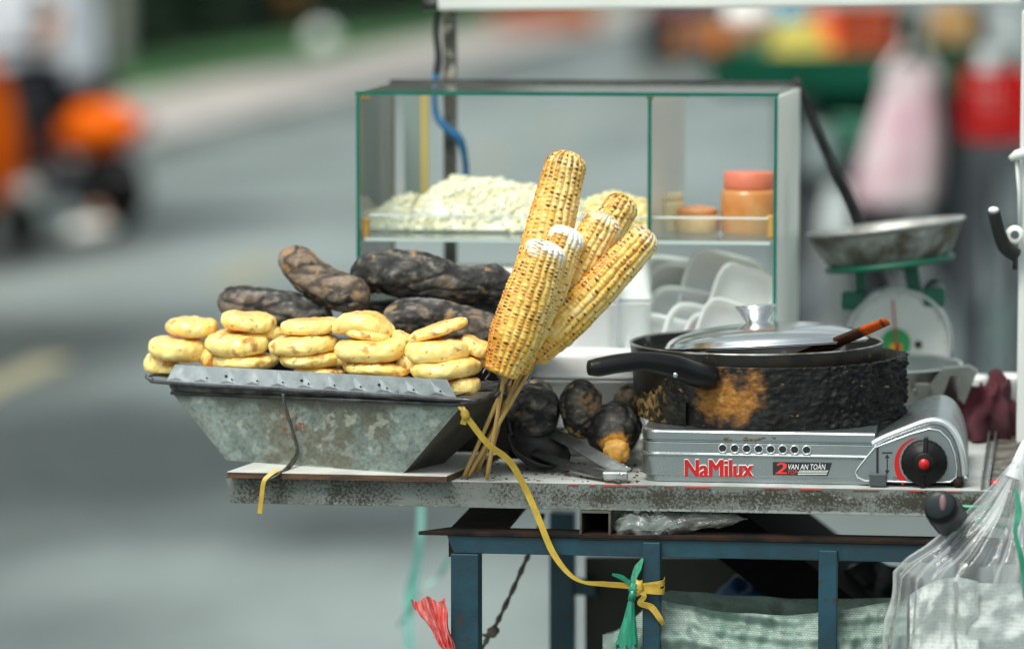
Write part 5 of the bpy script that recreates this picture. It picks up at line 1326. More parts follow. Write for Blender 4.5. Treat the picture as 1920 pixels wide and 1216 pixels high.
for z, ins in prof:
    pl = plan(ins); n_ = len(pl); vs += [(x, y, z) for x, y in pl]
for i in range(len(prof) - 1):
    for j in range(n_): fs.append((i * n_ + j, i * n_ + (j + 1) % n_, (i + 1) * n_ + (j + 1) % n_, (i + 1) * n_ + j))
fs.append(tuple(range((len(prof) - 1) * n_, len(prof) * n_)))
mb = MB(); mb.add(vs, fs, 0, False); part('body', mb, m_sil, stv, bevel=.0005)
ZT = prof[-1][0]
# canister housing with arched outline, running back
def pp(l, y): return [pc(u, v, y) for u, v in l]
arch = [(1638, 830), (1660, 818), (1700, 802), (1735, 789), (1758, 786), (1778, 793), (1794, 812), (1804, 838), (1810, 870), (1812, 905)]
yh = ys - .001
AR = spline(pp(arch, yh), 5)
outl = AR + [pc(1636, 905, yh)]
for p in outl: p.z = max(p.z, .0008)
mb = MB(); mb.prism([p + Vector((0, .004, 0)) for p in outl], (0, .215, 0), sm=False); hs_ = part('canister_housing', mb, m_sil, stv, bevel=.003)
mb = MB(); mb.tube([p + Vector((-.0015, .003, -.002)) for p in AR[:-2]], .0042, 10); part('arch_rim', mb, m_silb, stv)
pan_o = [(1604, 884), (1612, 872), (1640, 838), (1672, 826), (1710, 812), (1742, 803), (1762, 806), (1780, 824), (1790, 850), (1794, 876), (1793, 893), (1782, 902), (1700, 902), (1622, 900), (1608, 893)]
PO = pp(pan_o, yh)
mb = MB(); mb.prism([p + Vector((0, -.0025, 0)) for p in PO], (0, .009, 0)); part('control_panel', mb, m_sil, stv, bevel=.0012)
mb = MB(); mb.tube([p + Vector((0, -.0028, 0)) for p in PO], .0011, 8, closed=True); part('panel_bead', mb, m_silb, stv)
yp_ = yh - .0027
kc = pc(1733, 866, yp_)
px_ = 4.0 / F
M = Matrix.Translation(kc) @ RX90
mb = MB()
def kfn(p, a, i): return p * 1.0 if i not in (2, 3) else Vector((p.x * (1 + .012 * math.cos(a * 24)), p.y * (1 + .012 * math.cos(a * 24)), p.z))
mb.lathe([(0, .0), (.0235, .0), (.024, .0015), (.0235, .0055), (.021, .0075), (.0125, .0085), (.0115, .0135), (.010, .0145), (0, .0145)], M, 96, fn=kfn)
kb_ = part('knob', mb, m_knob, stv)
for (a, l0, l1, w_) in ((86, .010, .0265, .0028), (267, .010, .0285, .0028)):
    d = Vector((math.cos(R(a)), 0, math.sin(R(a)))); mb = MB(); mb.bar(kc + d * l0 + Vector((0, -.0095, 0)), kc + d * l1 + Vector((0, -.006, 0)), w_ * 1.6, .005); part('knob_pointer', mb, m_knob, kb_, bevel=.0008)
mb = MB(); mb.lathe([(0, .0147), (.0056, .0147), (.0056, .0153), (0, .0153)], M, 24); part('red_dot', mb, m_redm, kb_)
# red crescent
mb = MB(); ou = []; inn = []
for k in range(25):
    a = R(108 + k * (228 - 108) / 24); w_ = .0006 + .0062 * (k / 24) ** .8
    ou.append(kc + Vector((math.cos(a) * (.0262 + w_), -.0003, math.sin(a) * (.0262 + w_)))); inn.append(kc + Vector((math.cos(a) * .0262, -.0003, math.sin(a) * .0262)))
for k in range(24): mb.add([ou[k], ou[k + 1], inn[k + 1], inn[k]], [(0, 1, 2, 3)], 0, False)
part('flame_crescent', mb, m_redm, stv)
def prect(u0, v0, u1, v1, y, t=.0006, mb=None):
    mb = mb or MB(); mb.prism([pc(u0, v1, y), pc(u1, v1, y), pc(u1, v0, y), pc(u0, v0, y)], (0, -t, 0)); return mb
part('lever_slot', prect(1643, 834, 1647.5, 888, yp_ + .0001), m_blkm, stv)
mb = prect(1654, 847, 1673, 849.5, yp_); prect(1662.5, 856, 1664.5, 882, yp_, mb=mb)
for (a, b, c_) in (((1659, 858), (1668, 858), (1663.5, 851)), ((1659, 881), (1668, 881), (1663.5, 888))): mb.prism([pc(*a, yp_), pc(*b, yp_), pc(*c_, yp_)], (0, -.0006, 0))
part('lever_marks', mb, m_blkm, stv)
mb = MB(); a = pc(1630, 909, yp_); b = pc(1663, 886, yp_); mb.prism([a, Vector((b.x, yp_, a.z)), b, Vector((a.x, yp_, b.z))], (0, -.009, 0)); part('lever', mb, mat('lever_grey', (.05, .058, .062), rough=.4), stv, bevel=.0012)
mb = MB(); text_mb(mb, 'OFF', 1674, 893, 1689, 900, yp_, .0004); part('off_mark', mb, m_blkm, stv)
mb = MB(); c_ = pc(1797, 904, yh); mb.tube([c_ + Vector((0, -.004, 0)), c_ + Vector((0, .02, 0))], .0055, 14); part('hinge_pin', mb, m_rust, stv)
# vent holes
yv = ys - .0004
for k in range(8):
    c_ = pc(1355 + 22.5 * k, 840 + .45 * k, yv - .0003); M = Matrix.Translation(c_) @ RX90
    mb = MB(); mb.lathe([(.0052, -.0004), (.0050, .0009), (.0042, .0013), (.0036, .0004), (.0034, -.0004)], M, 24); h_ = part('vent_hole', mb, m_silb, stv)
    mb = MB(); mb.lathe([(0, .0003), (.0036, .0003)], M, 20); part('hole_dark', mb, m_blkm, h_, fixn=False)
# lettering
yt = ys - .0003
mb = MB()
for k, dx in enumerate((-1.5, -.5, .5, 1.5)): text_mb(mb, 'NaMilux', 1285 + dx, 861.5, 1411.5 + dx, 894, yt - .0008 - .00002 * k, .0018)
part('lettering', mb, m_redm, stv)
mb = MB()
for k, dx in enumerate((-2.2, -.8, .8, 1.6)): text_mb(mb, 'NaMilux', 1285 + dx, 859.4, 1411.5 + dx, 892, yt - .0002 - .00002 * k, .0010)
part('lettering_edge', mb, m_whm, stv)
lab_y = yt - .0002
mb = MB(); mb.prism([pc(1449, 889.5, lab_y), pc(1552, 891.5, lab_y), pc(1560, 867, lab_y), pc(1449, 865.5, lab_y)], (0, -.0005, 0)); lb = part('sticker', mb, m_blkm, stv)
mb = MB(); [text_mb(mb, '2', 1454 + dx, 867, 1474 + dx, 887.5, lab_y - .0006 - .00002 * k, .0003, shear=.12) for k, dx in enumerate((-.8, .3, 1.4))]; text_mb(mb, 'TOP', 1477, 881, 1495, 888, lab_y - .0006, .0003, shear=.2); part('sticker_red', mb, mat('label_red', (.75, .03, .02), rough=.5), lb)
mb = MB(); text_mb(mb, 'VAN AN TOÀN', 1478, 867, 1548, 879.5, lab_y - .0006, .0003, shear=.2)
for v in (881.5, 884.6, 887.8): prect(1498 if v < 884 else 1496, v, 1553 - (v - 881) * .4, v + 1.2, lab_y - .0005, .0003, mb)
part('sticker_white', mb, m_whm, lb)
# scorched chip on the lip
mb = MB()
for (u, w_) in ((1405, 10), (1432, 20), (1366, 6)):
    for k in range(6): p = pc(u + rnd.uniform(-w_, w_), 822 + rnd.uniform(-2, 2), ys + .0002); mb.ball(p, (.0022, .0006, .0012), 8, 6, disp=.4, seed=k)
part('burnt_stain', mb, mat('burnt_brown', (.14, .08, .03), (.07, .04, .02), scale=300, rough=.6), stv)
# burner support under the pan
gx = pc(1440, 760, .168).x; gy = .168
for k in range(4):
    a = R(45 + 90 * k); d = Vector((math.cos(a), math.sin(a), 0)); c_ = Vector((gx - .012, gy, ZT))
    mb = MB(); mb.bar(c_ + d * .03 + Vector((0, 0, .003)), c_ + d * .095 + Vector((0, 0, .003)), .006, .005, up=(0, 0, 1)); part('pan_support', mb, m_dark, stv)

# ================================================================== sooty wind guard, pan and lid
m_soot = mat('soot', (1, 1, 1), vcol=True, vmix=.4, scale=260, rough=.42, bump=.0011, bscale=240, rough2=.75, spec=.28)
gr = pc(1690, 740, gy).x - gx; gr = .1445
ZG0 = ZT + .0008; gz1 = pc(1430, 690, gy - gr).z
gd = thing('wind_guard', 'round wind guard caked in black soot with an orange rust patch', 'wind guard', (gx, gy, ZG0))
pc0 = pc(1365, 748, gy - gr); 
def gcol(p, a):
    q = (p.x, p.y, p.z); f = fbm(q, 45); f2 = fbm(q, 130, 4); f3 = fbm(q, 22, 8)
    c = mixc((.002, .0022, .0022), (.009, .0095, .0095), .5 + f * 1.2)
    fr_ = p.y < gy
    if fr_:
        d = Vector(((p.x - pc0.x) / .033, 0, (p.z - pc0.z) / .028)).length + .55 * f + .35 * f2 + .2 * f3
        c = mixc(c, (.12, .055, .02), sstep(1.3, .8, d)); c = mixc(c, (.30, .125, .022), sstep(.95, .5, d) * .85); c = mixc(c, (.52, .30, .08), sstep(.25, .6, f2 + .5 * f - .1) * sstep(.95, .4, d))
        l = sstep(gx - gr * .62, gx - gr * .97, p.x); c = mixc(c, (.10, .065, .028), l * (.6 + f)); c = mixc(c, (.36, .23, .09), sstep(.12, .35, f2 + .35 * l - .12) * l)
        if f2 > .74: c = mixc(c, (.3, .17, .05), .6)
    return c
def gfn(r_, z, a, rough):
    d = Vector((math.cos(a), math.sin(a), 0)); right = sstep(.25, .98, math.cos(a))
    q = Vector((gx, gy, z)) + d * r_
    k = rough * (.0007 + .0034 * right) * (fbm(tuple(q), 150, 2, 6) * 1.6 + .6 * noise.noise(q * 48)) + .003 * right * math.sin(a * 5 + 1)
    return q + d * k + Vector((0, 0, .0016 * right * noise.noise(Vector((a * 22, z * 30, 0))) * (1 if z > gz1 - .004 else 0)))
na, nzv = 520, 64; vs = []; cs = []; fs = []
a_n0, a_n1 = R(-90 - 33.5), R(-90 - 29)
for j in range(nzv):
    for i in range(na):
        a = 2 * math.pi * i / na; p = gfn(gr, ZG0 + (gz1 - ZG0) * j / (nzv - 1), a, 1); vs.append(p); cs.append(gcol(p, a))
for i in range(na):
    a = 2 * math.pi * i / na; p = gfn(gr - .006, gz1, a, .4); vs.append(p); cs.append((.014, .014, .013))
for i in range(na):
    a = 2 * math.pi * i / na; p = gfn(gr - .006, ZG0, a, .4); vs.append(p); cs.append((.008, .008, .008))
for j in range(nzv + 1):
    for i in range(na):
        am = (2 * math.pi * (i + .5) / na); am = am - 2 * math.pi if am > math.pi else am
        if a_n0 < am < a_n1 and j < 24: continue
        fs.append((j * na + i, j * na + (i + 1) % na, (j + 1) * na + (i + 1) % na, (j + 1) * na + i))
mb = MB(); mb.add(vs, fs, 0, True, cs); part('guard_wall', mb, m_soot, gd, fixn=False)

pcx = pc(1418, 638, .165).x; pcy = .165; pr = .1365
zr = pc(1418, 639, pcy).z; hp_ = .062
pn = thing('frying_pan', 'deep black pan with worn bright rim set inside the wind guard', 'pan', (pcx, pcy, zr - hp_))
m_pan = mat('burnt_pan', (.007, .0065, .0065), (.022, .016, .011), scale=40, rough=.4, c3=(.20, .12, .04), s3=120, t3=.63, bump=.0004, bscale=200)
m_pin = mat('pan_inside', (.007, .007, .007), (.014, .014, .014), scale=20, rough=.45, spec=.3, c3=(.22, .225, .215), s3=26, t3=.55)
M = Matrix.Translation((pcx, pcy, zr)) @ Matrix.Rotation(R(-.5), 4, 'Y')
mb = MB(); mb.lathe([(0, -hp_), (.126, -hp_), (.132, -hp_ + .006), (pr, -.0015)], M, 96); wl_ = part('pan_body', mb, m_pan, pn)
mb = MB(); mb.lathe([(pr - .0025, -.0012), (.1285, -hp_ + .008), (.12, -hp_ + .003), (0, -hp_ + .003)], M, 96); part('inside', mb, m_pin, pn)
mb = MB(); mb.lathe([(pr, -.0015), (pr + .0008, -.0004), (pr, .0006), (pr - .002, .0006), (pr - .0025, -.0012)], M, 128); part('rim', mb, mat('worn_rim', (.50, .49, .47), (.16, .14, .12), scale=30, rough=.3, metal=.8), pn)
# handle
ha = pcs([(1330, 708, .03), (1300, 700, .012), (1262, 686, -.008), (1210, 677, -.024), (1160, 681, -.036), (1122, 688, -.044), (1104, 689, -.048)])
hpts = spline(ha, 7); hn = len(hpts)
mb = MB(); mb.tube(hpts, lerps([.0135, .0125, .0115, .0105, .0105, .0105, .0085], hn), 20, flat=lerps([1.0, 1.05, 1.05, .95, .95, .95, .9], hn), up=(0, .1, 1)); hd_ = part('handle', mb, mat('bakelite', (.004, .004, .005), (.007, .007, .008), scale=30, rough=.3, spec=.28), pn)
for s_ in hd_.data.polygons: pass
mb = MB(); c_ = pc(1266, 703, -.02); mb.ball(c_ + Vector((0, .0005, 0)), (.0028, .0014, .0028), 12, 8); part('handle_screw', mb, m_chrome, hd_)
mb = MB(); c_ = pc(1130, 673, -.041); mb.ball(c_, (.006, .004, .0012), 12, 6); part('hanging_hole', mb, m_blkm, hd_)
mb = MB(); mb.hexa([pc(1296, 716, .028), pc(1330, 722, .028), pc(1330, 694, .028), pc(1296, 690, .028)], [pc(1300, 712, .04), pc(1334, 718, .04), pc(1334, 690, .04), pc(1300, 686, .04)]); part('handle_bracket', mb, m_soot if False else m_dark, pn, bevel=.003)
# lid
lc = pc(1436, 646, pcy - .004)
ML = Matrix.Translation(lc) @ Matrix.Rotation(R(-3.6), 4, 'Y') @ Matrix.Rotation(R(-4.6), 4, 'X')
lr = pc(1628, 641, pcy).x - pc(1436, 641, pcy).x
lid = thing('pan_lid', 'domed brushed steel lid with flared knob tilted in the pan', 'lid', lc)
m_lid = mat('brushed_steel', (.74, .75, .76), (.64, .65, .66), scale=6, rough=.14, metal=1, rough2=.26, stretch=(1, 1, 6), c3=(.20, .17, .13), s3=70, t3=.70)
mb = MB(); pf = [(lr, 0), (lr + .0008, .001), (lr, .0022)] + [(lr * math.cos(R(t)) ** .9 * .985, .0022 + .0225 * math.sin(R(t))) for t in range(4, 88, 6)] + [(.004, .0247)]
pf2 = [(r_ * .985, z - .0015) for r_, z in reversed(pf)]
mb.lathe(pf + [(0, .0247)], ML, 128); mb.lathe([(0, .023)] + pf2, ML, 96); part('dome', mb, m_lid, lid, fixn=False)
mb = MB(); kx = Matrix.Translation((-.009, 0, .0243)); mb.lathe([(0, -.001), (.0125, -.001), (.0122, .001), (.0135, .004), (.0205, .0155), (.0228, .0175), (.0228, .0186), (.020, .0192), (.010, .0185), (0, .0183)], ML @ kx, 48); part('lid_knob', mb, m_lid, lid)
# spatula
m_wood = mat('charred_wood', (1, 1, 1), vcol=True, vmix=.35, scale=90, rough=.6, spec=.2, stretch=(1, 1, 3))
sp0, sp1, sp2 = pc(1520, 662, .10), pc(1615, 622, .085), pc(1664, 602, .078)
pts = spline([sp0 + (sp0 - sp1) * .35, sp0, sp1, sp2], 8); n_ = len(pts)
cols = [mixc((.028, .010, .006), (.05, .018, .008), i / n_) if i < n_ * .66 else ((.40, .06, .004) if not (n_ * .87 < i < n_ * .91) else (.03, .012, .008)) for i in range(n_)]
mb = MB(); mb.tube(pts, lerps([.010, .0100, .0085, .0068], n_), 12, col=cols, up=(0, .55, .85), flat=.45)
solo('wooden_spatula', 'charred reddish wooden spatula handle resting on the pan rim', 'spatula', mb, m_wood)

# ================================================================== aluminium pot
m_alu = mat('aluminium', (.26, .275, .255), (.17, .18, .165), scale=14, rough=.34, metal=.8, rough2=.5)
m_alui = mat('aluminium_inside', (.20, .24, .24), (.15, .185, .185), scale=14, rough=.5, metal=.4)
py_ = .455; ctr = pc(1622, 679, py_); pr2 = pc(1804, 679, py_).x - ctr.x
pot = thing('cooking_pot', 'dull aluminium pot with folded sheet handle behind the stove', 'pot', (ctr.x, py_, .003))
M = Matrix.Translation((ctr.x, py_, 0)); z1 = ctr.z
mb = MB(); mb.lathe([(0, .003), (pr2 * .96, .003), (pr2 * .985, .008), (pr2 * .985, z1 - .004), (pr2 * 1.005, z1 - .003), (pr2 * 1.01, z1)], M, 80); part('pot_body', mb, m_alu, pot)
mb = MB(); mb.lathe([(pr2 * 1.01, z1), (pr2 * 1.0, z1 + .0014), (pr2 * .985, z1 + .0012), (pr2 * .975, z1 - .001)], M, 96); part('rim', mb, m_silb, pot, fixn=False)
mb = MB(); mb.lathe([(pr2 * .975, z1 - .001), (pr2 * .965, .007), (0, .006)], M, 80); part('inside', mb, m_alui, pot, fixn=False)
hy = py_ - pr2 * .62
yy_ = hy - .014
HP = [(1706, 724), (1744, 720), (1768, 690), (1816, 686), (1832, 697), (1808, 758), (1796, 744), (1801, 705), (1782, 704), (1768, 742), (1744, 750), (1706, 744)]
mb = MB(); mb.prism([pc(u, v, yy_) for u, v in HP], (0, .0014, 0)); mb.prism([pc(1766, 690, yy_ + .0015), pc(1817, 686, yy_ + .0015), pc(1834, 697, yy_ + .0015), pc(1830, 700, yy_ + .0015), pc(1815, 690, yy_ + .0015), pc(1769, 694, yy_ + .0015)], (0, .022, 0)); part('handle', mb, m_alu, pot, bevel=.0005)
mb = MB(); c_ = pc(1722, 730, yy_ - .002); mb.box((c_.x, c_.y - .004, c_.z), (.024, .006, .016)); mb.ball(c_ + Vector((-.004, -.0085, 0)), .0022, 10, 8); part('handle_bracket', mb, m_alu, pot, bevel=.001)

# ================================================================== spring scale
yS = .60; sx = pc(1663, 430, yS).x
m_sg = mat('scale_green', (.003, .11, .065), (.006, .14, .085), scale=20, rough=.45)
m_dial = mat('dial_white', (.66, .68, .66), (.58, .6, .58), scale=10, rough=.35)
m_tin = mat('dented_tin_dish', (.55, .56, .55), (.30, .29, .26), scale=18, rough=.4, metal=.5, c3=(.16, .14, .10), s3=26, t3=.58)
sc_ = thing('spring_scale', 'green spring scale with white dial and tilted metal dish', 'scale', (sx, yS + .03, .003))
s_ = (pc(1663, 500, yS) - OC).length / F
c_ = pc(1661, 430, yS); MD = Matrix.Translation(c_) @ Matrix.Rotation(R(-7.0), 4, 'Y') @ Matrix.Rotation(R(-1.2), 4, 'X')
rd = 149 * s_
mb = MB(); mb.lathe([(0, -.036), (rd * .72, -.036), (rd * .76, -.034), (rd * .95, .0), (rd, .003), (rd, .005), (rd * .97, .0045), (rd * .92, .0005), (rd * .74, -.030), (0, -.0315)], MD, 72); part('dish', mb, m_tin, sc_)
mb = MB(); mb.lathe([(rd * .735, -.0365), (rd * .772, -.034), (rd * .962, -.001)], MD, 72); part('dish_wall', mb, mat('stained_dish', (.30, .31, .29), (.10, .09, .065), scale=34, rough=.6, metal=.2, c3=(.45, .46, .44), s3=40, t3=.6), sc_, fixn=False)
mb = MB(); mb.lathe([(0, -.0435), (rd * .80, -.0435), (rd * .82, -.040), (rd * .80, -.0365), (0, -.0365)], MD, 48); part('dish_plate', mb, m_sg, sc_)
for (ua, va, ub, vb, w_) in ((1612, 492, 1616, 552, 22), (1705, 484, 1716, 548, 26)):
    mb = MB(); mb.bar(pc(ua, va, yS + .02), pc(ub, vb, yS + .02), w_ * s_, .02); part('arm', mb, m_sg, sc_, bevel=.002)
mb = MB(); mb.tube(spline([pc(1612, 505, yS + .022), pc(1650, 496, yS + .022), pc(1705, 498, yS + .022)], 5), .005, 8); part('cross_bar', mb, m_sg, sc_)
dc = pc(1685, 640, yS); rdl = 100 * s_
MF = Matrix.Translation(dc) @ RX90
mb = MB(); zlo = .003
body_o = [dc + Vector((math.cos(R(t)) * rdl * .97, .004, math.sin(R(t)) * rdl * .97)) for t in range(-10, 191, 10)]
body_o = [Vector((body_o[0].x + .012, dc.y + .004, zlo))] + body_o + [Vector((body_o[-1].x - .012, dc.y + .004, zlo))]
mb.prism(body_o, (0, .07, 0)); part('housing', mb, m_sg, sc_, bevel=.003)
for u in (1598, 1752):
    q = pc(u, 562 if u < 1700 else 556, yS + .012); mb = MB(); mb.box(q, (.026, .03, .022)); part('shoulder', mb, m_sg, sc_, bevel=.003)
mb = MB(); mb.lathe([(rdl * .93, .0), (rdl * .94, .006), (rdl * .985, .0075), (rdl, .005), (rdl, -.004)], MF, 72); dl = part('dial_rim', mb, mat('rim_chrome', (.62, .64, .63), rough=.3, metal=.6), sc_)
mb = MB(); mb.lathe([(0, .001), (rdl * .94, .001)], MF, 64); df = part('dial_face', mb, m_dial, sc_, fixn=False)
gc = pc(1680, 642, yS - .002)
mb = MB(); mb.lathe([(0, .002), (27 * s_, .002)], Matrix.Translation(gc) @ RX90, 40); part('dial_emblem', mb, mat('emblem_green', (.03, .30, .09), rough=.5), df, fixn=False)
mb = MB(); mb.prism([gc + Vector((x * 11 * s_, -.0032, z * 8 * s_ - .006)) for x, z in ((-1, -1), (1, -1), (1, 1), (-1, 1))], (0, -.0005, 0)); part('emblem_flag', mb, mat('flag_yellow', (.7, .42, .02), rough=.5), df)
mb = MB(); mb.prism([gc + Vector((x * 4 * s_ + .002, -.004, z * 9 * s_ - .006)) for x, z in ((-1, -1), (1, -1), (1, 1), (-1, 1))], (0, -.0005, 0)); part('emblem_flag', mb, m_redm, df)
mb = MB(); mb.bar(gc + Vector((0, -.006, 0)), pc(1674, 562, yS - .008), .0022, .001); part('needle', mb, mat('needle_red', (.45, .05, .03), rough=.4), df)
mb = MB()
for k in range(60):
    a = R(k * 6); l_ = .88 if k % 5 else .82; d = Vector((math.cos(a), 0, math.sin(a)))
    mb.bar(dc + d * rdl * l_ + Vector((0, -.0015, 0)), dc + d * rdl * .915 + Vector((0, -.0015, 0)), .0008, .0005)
part('tick_marks', mb, mat('tick_grey', (.2, .21, .2), rough=.6), df)
mb = MB(); mb.ball(pc(1722, 645, yS - .003), (.0045, .002, .0045), 14, 8); part('dial_pin', mb, m_blkm, df)
mb = MB(); q = pc(1752, 545, yS + .02); mb.lathe([(0, 0), (.012, 0), (.014, .004), (.012, .008), (0, .008)], Matrix.Translation(q) @ RX90, 20); part('adjusting_knob', mb, m_alu, sc_)

# ================================================================== cloth, cup, brake lever at the right
m_cloth = mat('maroon_cloth', (.075, .010, .018), (.035, .006, .010), scale=12, rough=.9, bump=.0012, bscale=60)
a = pc(1850, 760, .42); mb = MB()
def cf_(A, Bv):
    th = A * 2 * math.pi; r_ = math.cos(Bv * 1.55) ** .55
    x = .035 * math.cos(th) * r_; y = .04 * math.sin(th) * r_; z = .003 + .060 * math.sin(Bv * 1.55) + .010 * math.cos(th) * Bv
    d = Vector((math.cos(th), math.sin(th), Bv * 1.5)); k = 1 + .4 * noise.noise(d * 2.1) + .22 * math.sin(th * 6 + 4 * Bv) * .6
    return Vector((a.x + x * k, .42 + y * k, z * (1 + .25 * noise.noise(d * 3 + Vector((4, 0, 0))))))
mb.grid(60, 24, cf_, closeu=True)
solo('cloth', 'crumpled maroon cloth bundled on the board by the white post', 'cloth', mb, m_cloth)
q = pc(1893, 716, .5); mb = MB(); mb.lathe([(0, .004), (.014, .004), (.017, q.z), (.019, q.z + .004), (.018, q.z + .008), (.01, q.z + .010), (0, q.z + .010)], Matrix.Translation((q.x, .5, 0)), 28)
solo('cup', 'white lidded cup behind the maroon cloth', 'cup', mb, m_white_p)
q = pc(1830, 712, .56); mb = MB(); mb.lathe([(0, .004), (.013, .004), (.015, q.z), (.0155, q.z + .003), (.012, q.z + .006), (0, q.z + .006)], Matrix.Translation((q.x, .56, 0)), 28)
solo('capped_jar', 'small white capped jar peeping over the pot handle', 'jar', mb, m_white_p)
bl_ = thing('brake_lever', 'black hand brake lever clamped to the white post', 'lever', pc(1895, 440, .28))
mb = MB(); mb.tube(spline(pcs([(1864, 396, .26), (1872, 430, .27), (1884, 462, .28), (1905, 478, .29)]), 6), lerps([.007, .0075, .008, .008], 19), 14, up=(0, 1, 0), flat=.8); part('lever_blade', mb, m_blkm, bl_)
mb = MB(); mb.ball(pc(1863, 394, .26), (.006, .006, .004), 12, 8); part('lever_tip', mb, m_white_p, bl_)
mb = MB(); c_ = pc(1903, 440, .285); mb.lathe([(.005, -.006), (.0095, -.006), (.0105, 0), (.0095, .006), (.005, .006)], Matrix.Translation(c_) @ RX90, 24); part('clamp_ring', mb, m_white_p, bl_)
mb = MB(); mb.tube(pcs([(1903, 478, .29), (1903, 505, .29)]), .003, 8); part('cable_end', mb, m_blkm, bl_)
q = pc(1906, 296, .29); mb = MB(); mb.tube(pcs([(1893, 298, .29), (1906, 291, .29), (1930, 286, .29)]), [.003, .006, .007], 12); mb.tube(pcs([(1906, 300, .293), (1911, 360, .296), (1912, 430, .297)]), .0022, 8)
solo('hose_fitting', 'grey white capped fitting with thin cable on the white post', 'fitting', mb, mat('fitting_white', (.6, .62, .6), rough=.4))

# ================================================================== straps, ties and hanging things in front
mb = MB(); P = pcs([(868, 772, -.03), (880, 788, -.035), (915, 832, -.03), (955, 864, -.022), (985, 915, -.012), (1010, 972, -.012), (1035, 1032, -.012), (1064, 1072, -.014), (1092, 1090, -.015), (1130, 1094, -.015), (1172, 1097, -.014), (1205, 1100, -.016), (1238, 1097, -.016)])
pts = spline(P, 6); n_ = len(pts)
ups = [Vector((.75, -.1, .5)).lerp(Vector((.1, -.2, 1)), sstep(.55, .8, i / n_)) for i in range(n_)]
mb.ribbon(pts, lerps([.008, .0065, .0065, .007, .0068, .0068, .0068, .005, .003, .0055, .0062, .0062, .0062], n_), .0009, ups)
mb.ribbon(spline(pcs([(862, 760, -.034), (872, 775, -.037), (868, 795, -.034)]), 5), .006, .001, (1, 0, .2)); mb.ball(pc(872, 776, -.036), (.005, .004, .006), 10, 8, disp=.3)
# wraps round the upright and a loose tail
for (v0, v1) in ((1098, 1092), (1104, 1108)):
    q0, q1 = pc(1203, v0, -.012), pc(1240, v1, -.012); f_ = .004
    mb.ribbon(spline([q0 + Vector((0, .024, 0)), q0 + Vector((-.002, -.001, 0)), q0.lerp(q1, .5) + Vector((0, -.004, 0)), q1 + Vector((.002, 0, 0)), q1 + Vector((.001, .024, 0))], 5), .0062, .0009, (0, 0, 1))
mb.ball(pc(1196, 1101, -.016), (.007, .005, .008), 14, 10, disp=.45, freq=2)
mb.ribbon(spline(pcs([(1196, 1103, -.018), (1208, 1116, -.018), (1200, 1130, -.017), (1222, 1138, -.016), (1238, 1160, -.015), (1244, 1170, -.01)]), 6), lerps([.006, .005, .006, .007, .006, .004], 31), .0009, [Vector((.6, -.2, .6)).lerp(Vector((.9, .2, -.1)), math.sin(i * .35) * .5 + .5) for i in range(31)])
solo('strap', 'long yellow plastic strap from the tin bin down to the blue upright', 'strap', mb, m_strap)
m_gt = mat('green_film', (.004, .14, .075), (.012, .24, .14), scale=50, rough=.3, stretch=(6, 6, .6), coat=.2)
mb = MB()
mb.ribbon(spline(pcs([(1206, 1046, -.012), (1196, 1064, -.014), (1188, 1084, -.016), (1184, 1098, -.017)]), 5), lerps([.002, .0085, .006, .003], 16), .0008, (1, -.2, .3))
mb.ribbon(spline(pcs([(1148, 1076, -.016), (1166, 1082, -.017), (1184, 1094, -.018)]), 5), lerps([.002, .006, .004], 11), .0008, (0, -.3, 1))
mb.ball(pc(1188, 1102, -.019), (.005, .004, .006), 14, 10, disp=.5, freq=2, seed=3)
def tas(A, Bv):
    q = pc(1184, 1122 + 92 * Bv, -.018); w_ = (.0028 + .0085 * Bv ** 1.1); th = A * 2 * math.pi
    return q + Vector((w_ * math.cos(th) * (1 + .12 * math.sin(9 * th)) - .005 * Bv, (.003 + .006 * Bv) * math.sin(th), .005 * math.sin(th * 7) * Bv ** 3))
mb.grid(50, 16, tas, closeu=True)
mb.tube(pcs([(1188, 1106, -.019), (1184, 1124, -.018)]), .004, 10)
solo('green_tie', 'torn green plastic tie knotted beside the blue upright', 'plastic tie', mb, m_gt, fixn=False)
# red film scrap tied low on the left leg
m_rf = mat('red_film', (.58, .035, .03), (.75, .24, .22), scale=60, rough=.28, stretch=(4, 4, .8), coat=.3)
def rf(A, Bv):
    u = 788 + 46 * Bv + (2 * A - 1) * (24 * (1 - Bv) ** .7 + 6) * (1 + .15 * math.sin(Bv * 9)) + 12
    v = 1122 + 105 * Bv + 5 * math.sin(A * 9) * (1 - Bv)
    return pc(u, v, -.008 + .006 * math.sin(A * 11 + Bv * 2) * (1 - .5 * Bv) + .003 * math.sin(A * 23 + Bv * 5))
mb = MB(); mb.grid(60, 24, rf); n0 = len(mb.v)
mb.ribbon(spline(pcs([(832, 1120, -.01), (833, 1150, -.011), (836, 1190, -.01), (842, 1225, -.006)]), 5), .0028, .0005, (1, 0, 0))
mb.ribbon(spline(pcs([(836, 1215, -.008), (842, 1235, -.007), (850, 1250, -.004)]), 4), .006, .002, (1, 0, 0))
mb.ribbon(spline(pcs([(842, 1246, .0), (842, 1246, -.009), (870, 1246, -.009), (900, 1246, -.009), (900, 1246, .0)]), 4), .006, .001, (0, 0, 1))
o = solo('red_scrap', 'crumpled red plastic scrap standing up beside the left blue leg', 'plastic scrap', mb, m_rf, fixn=False)
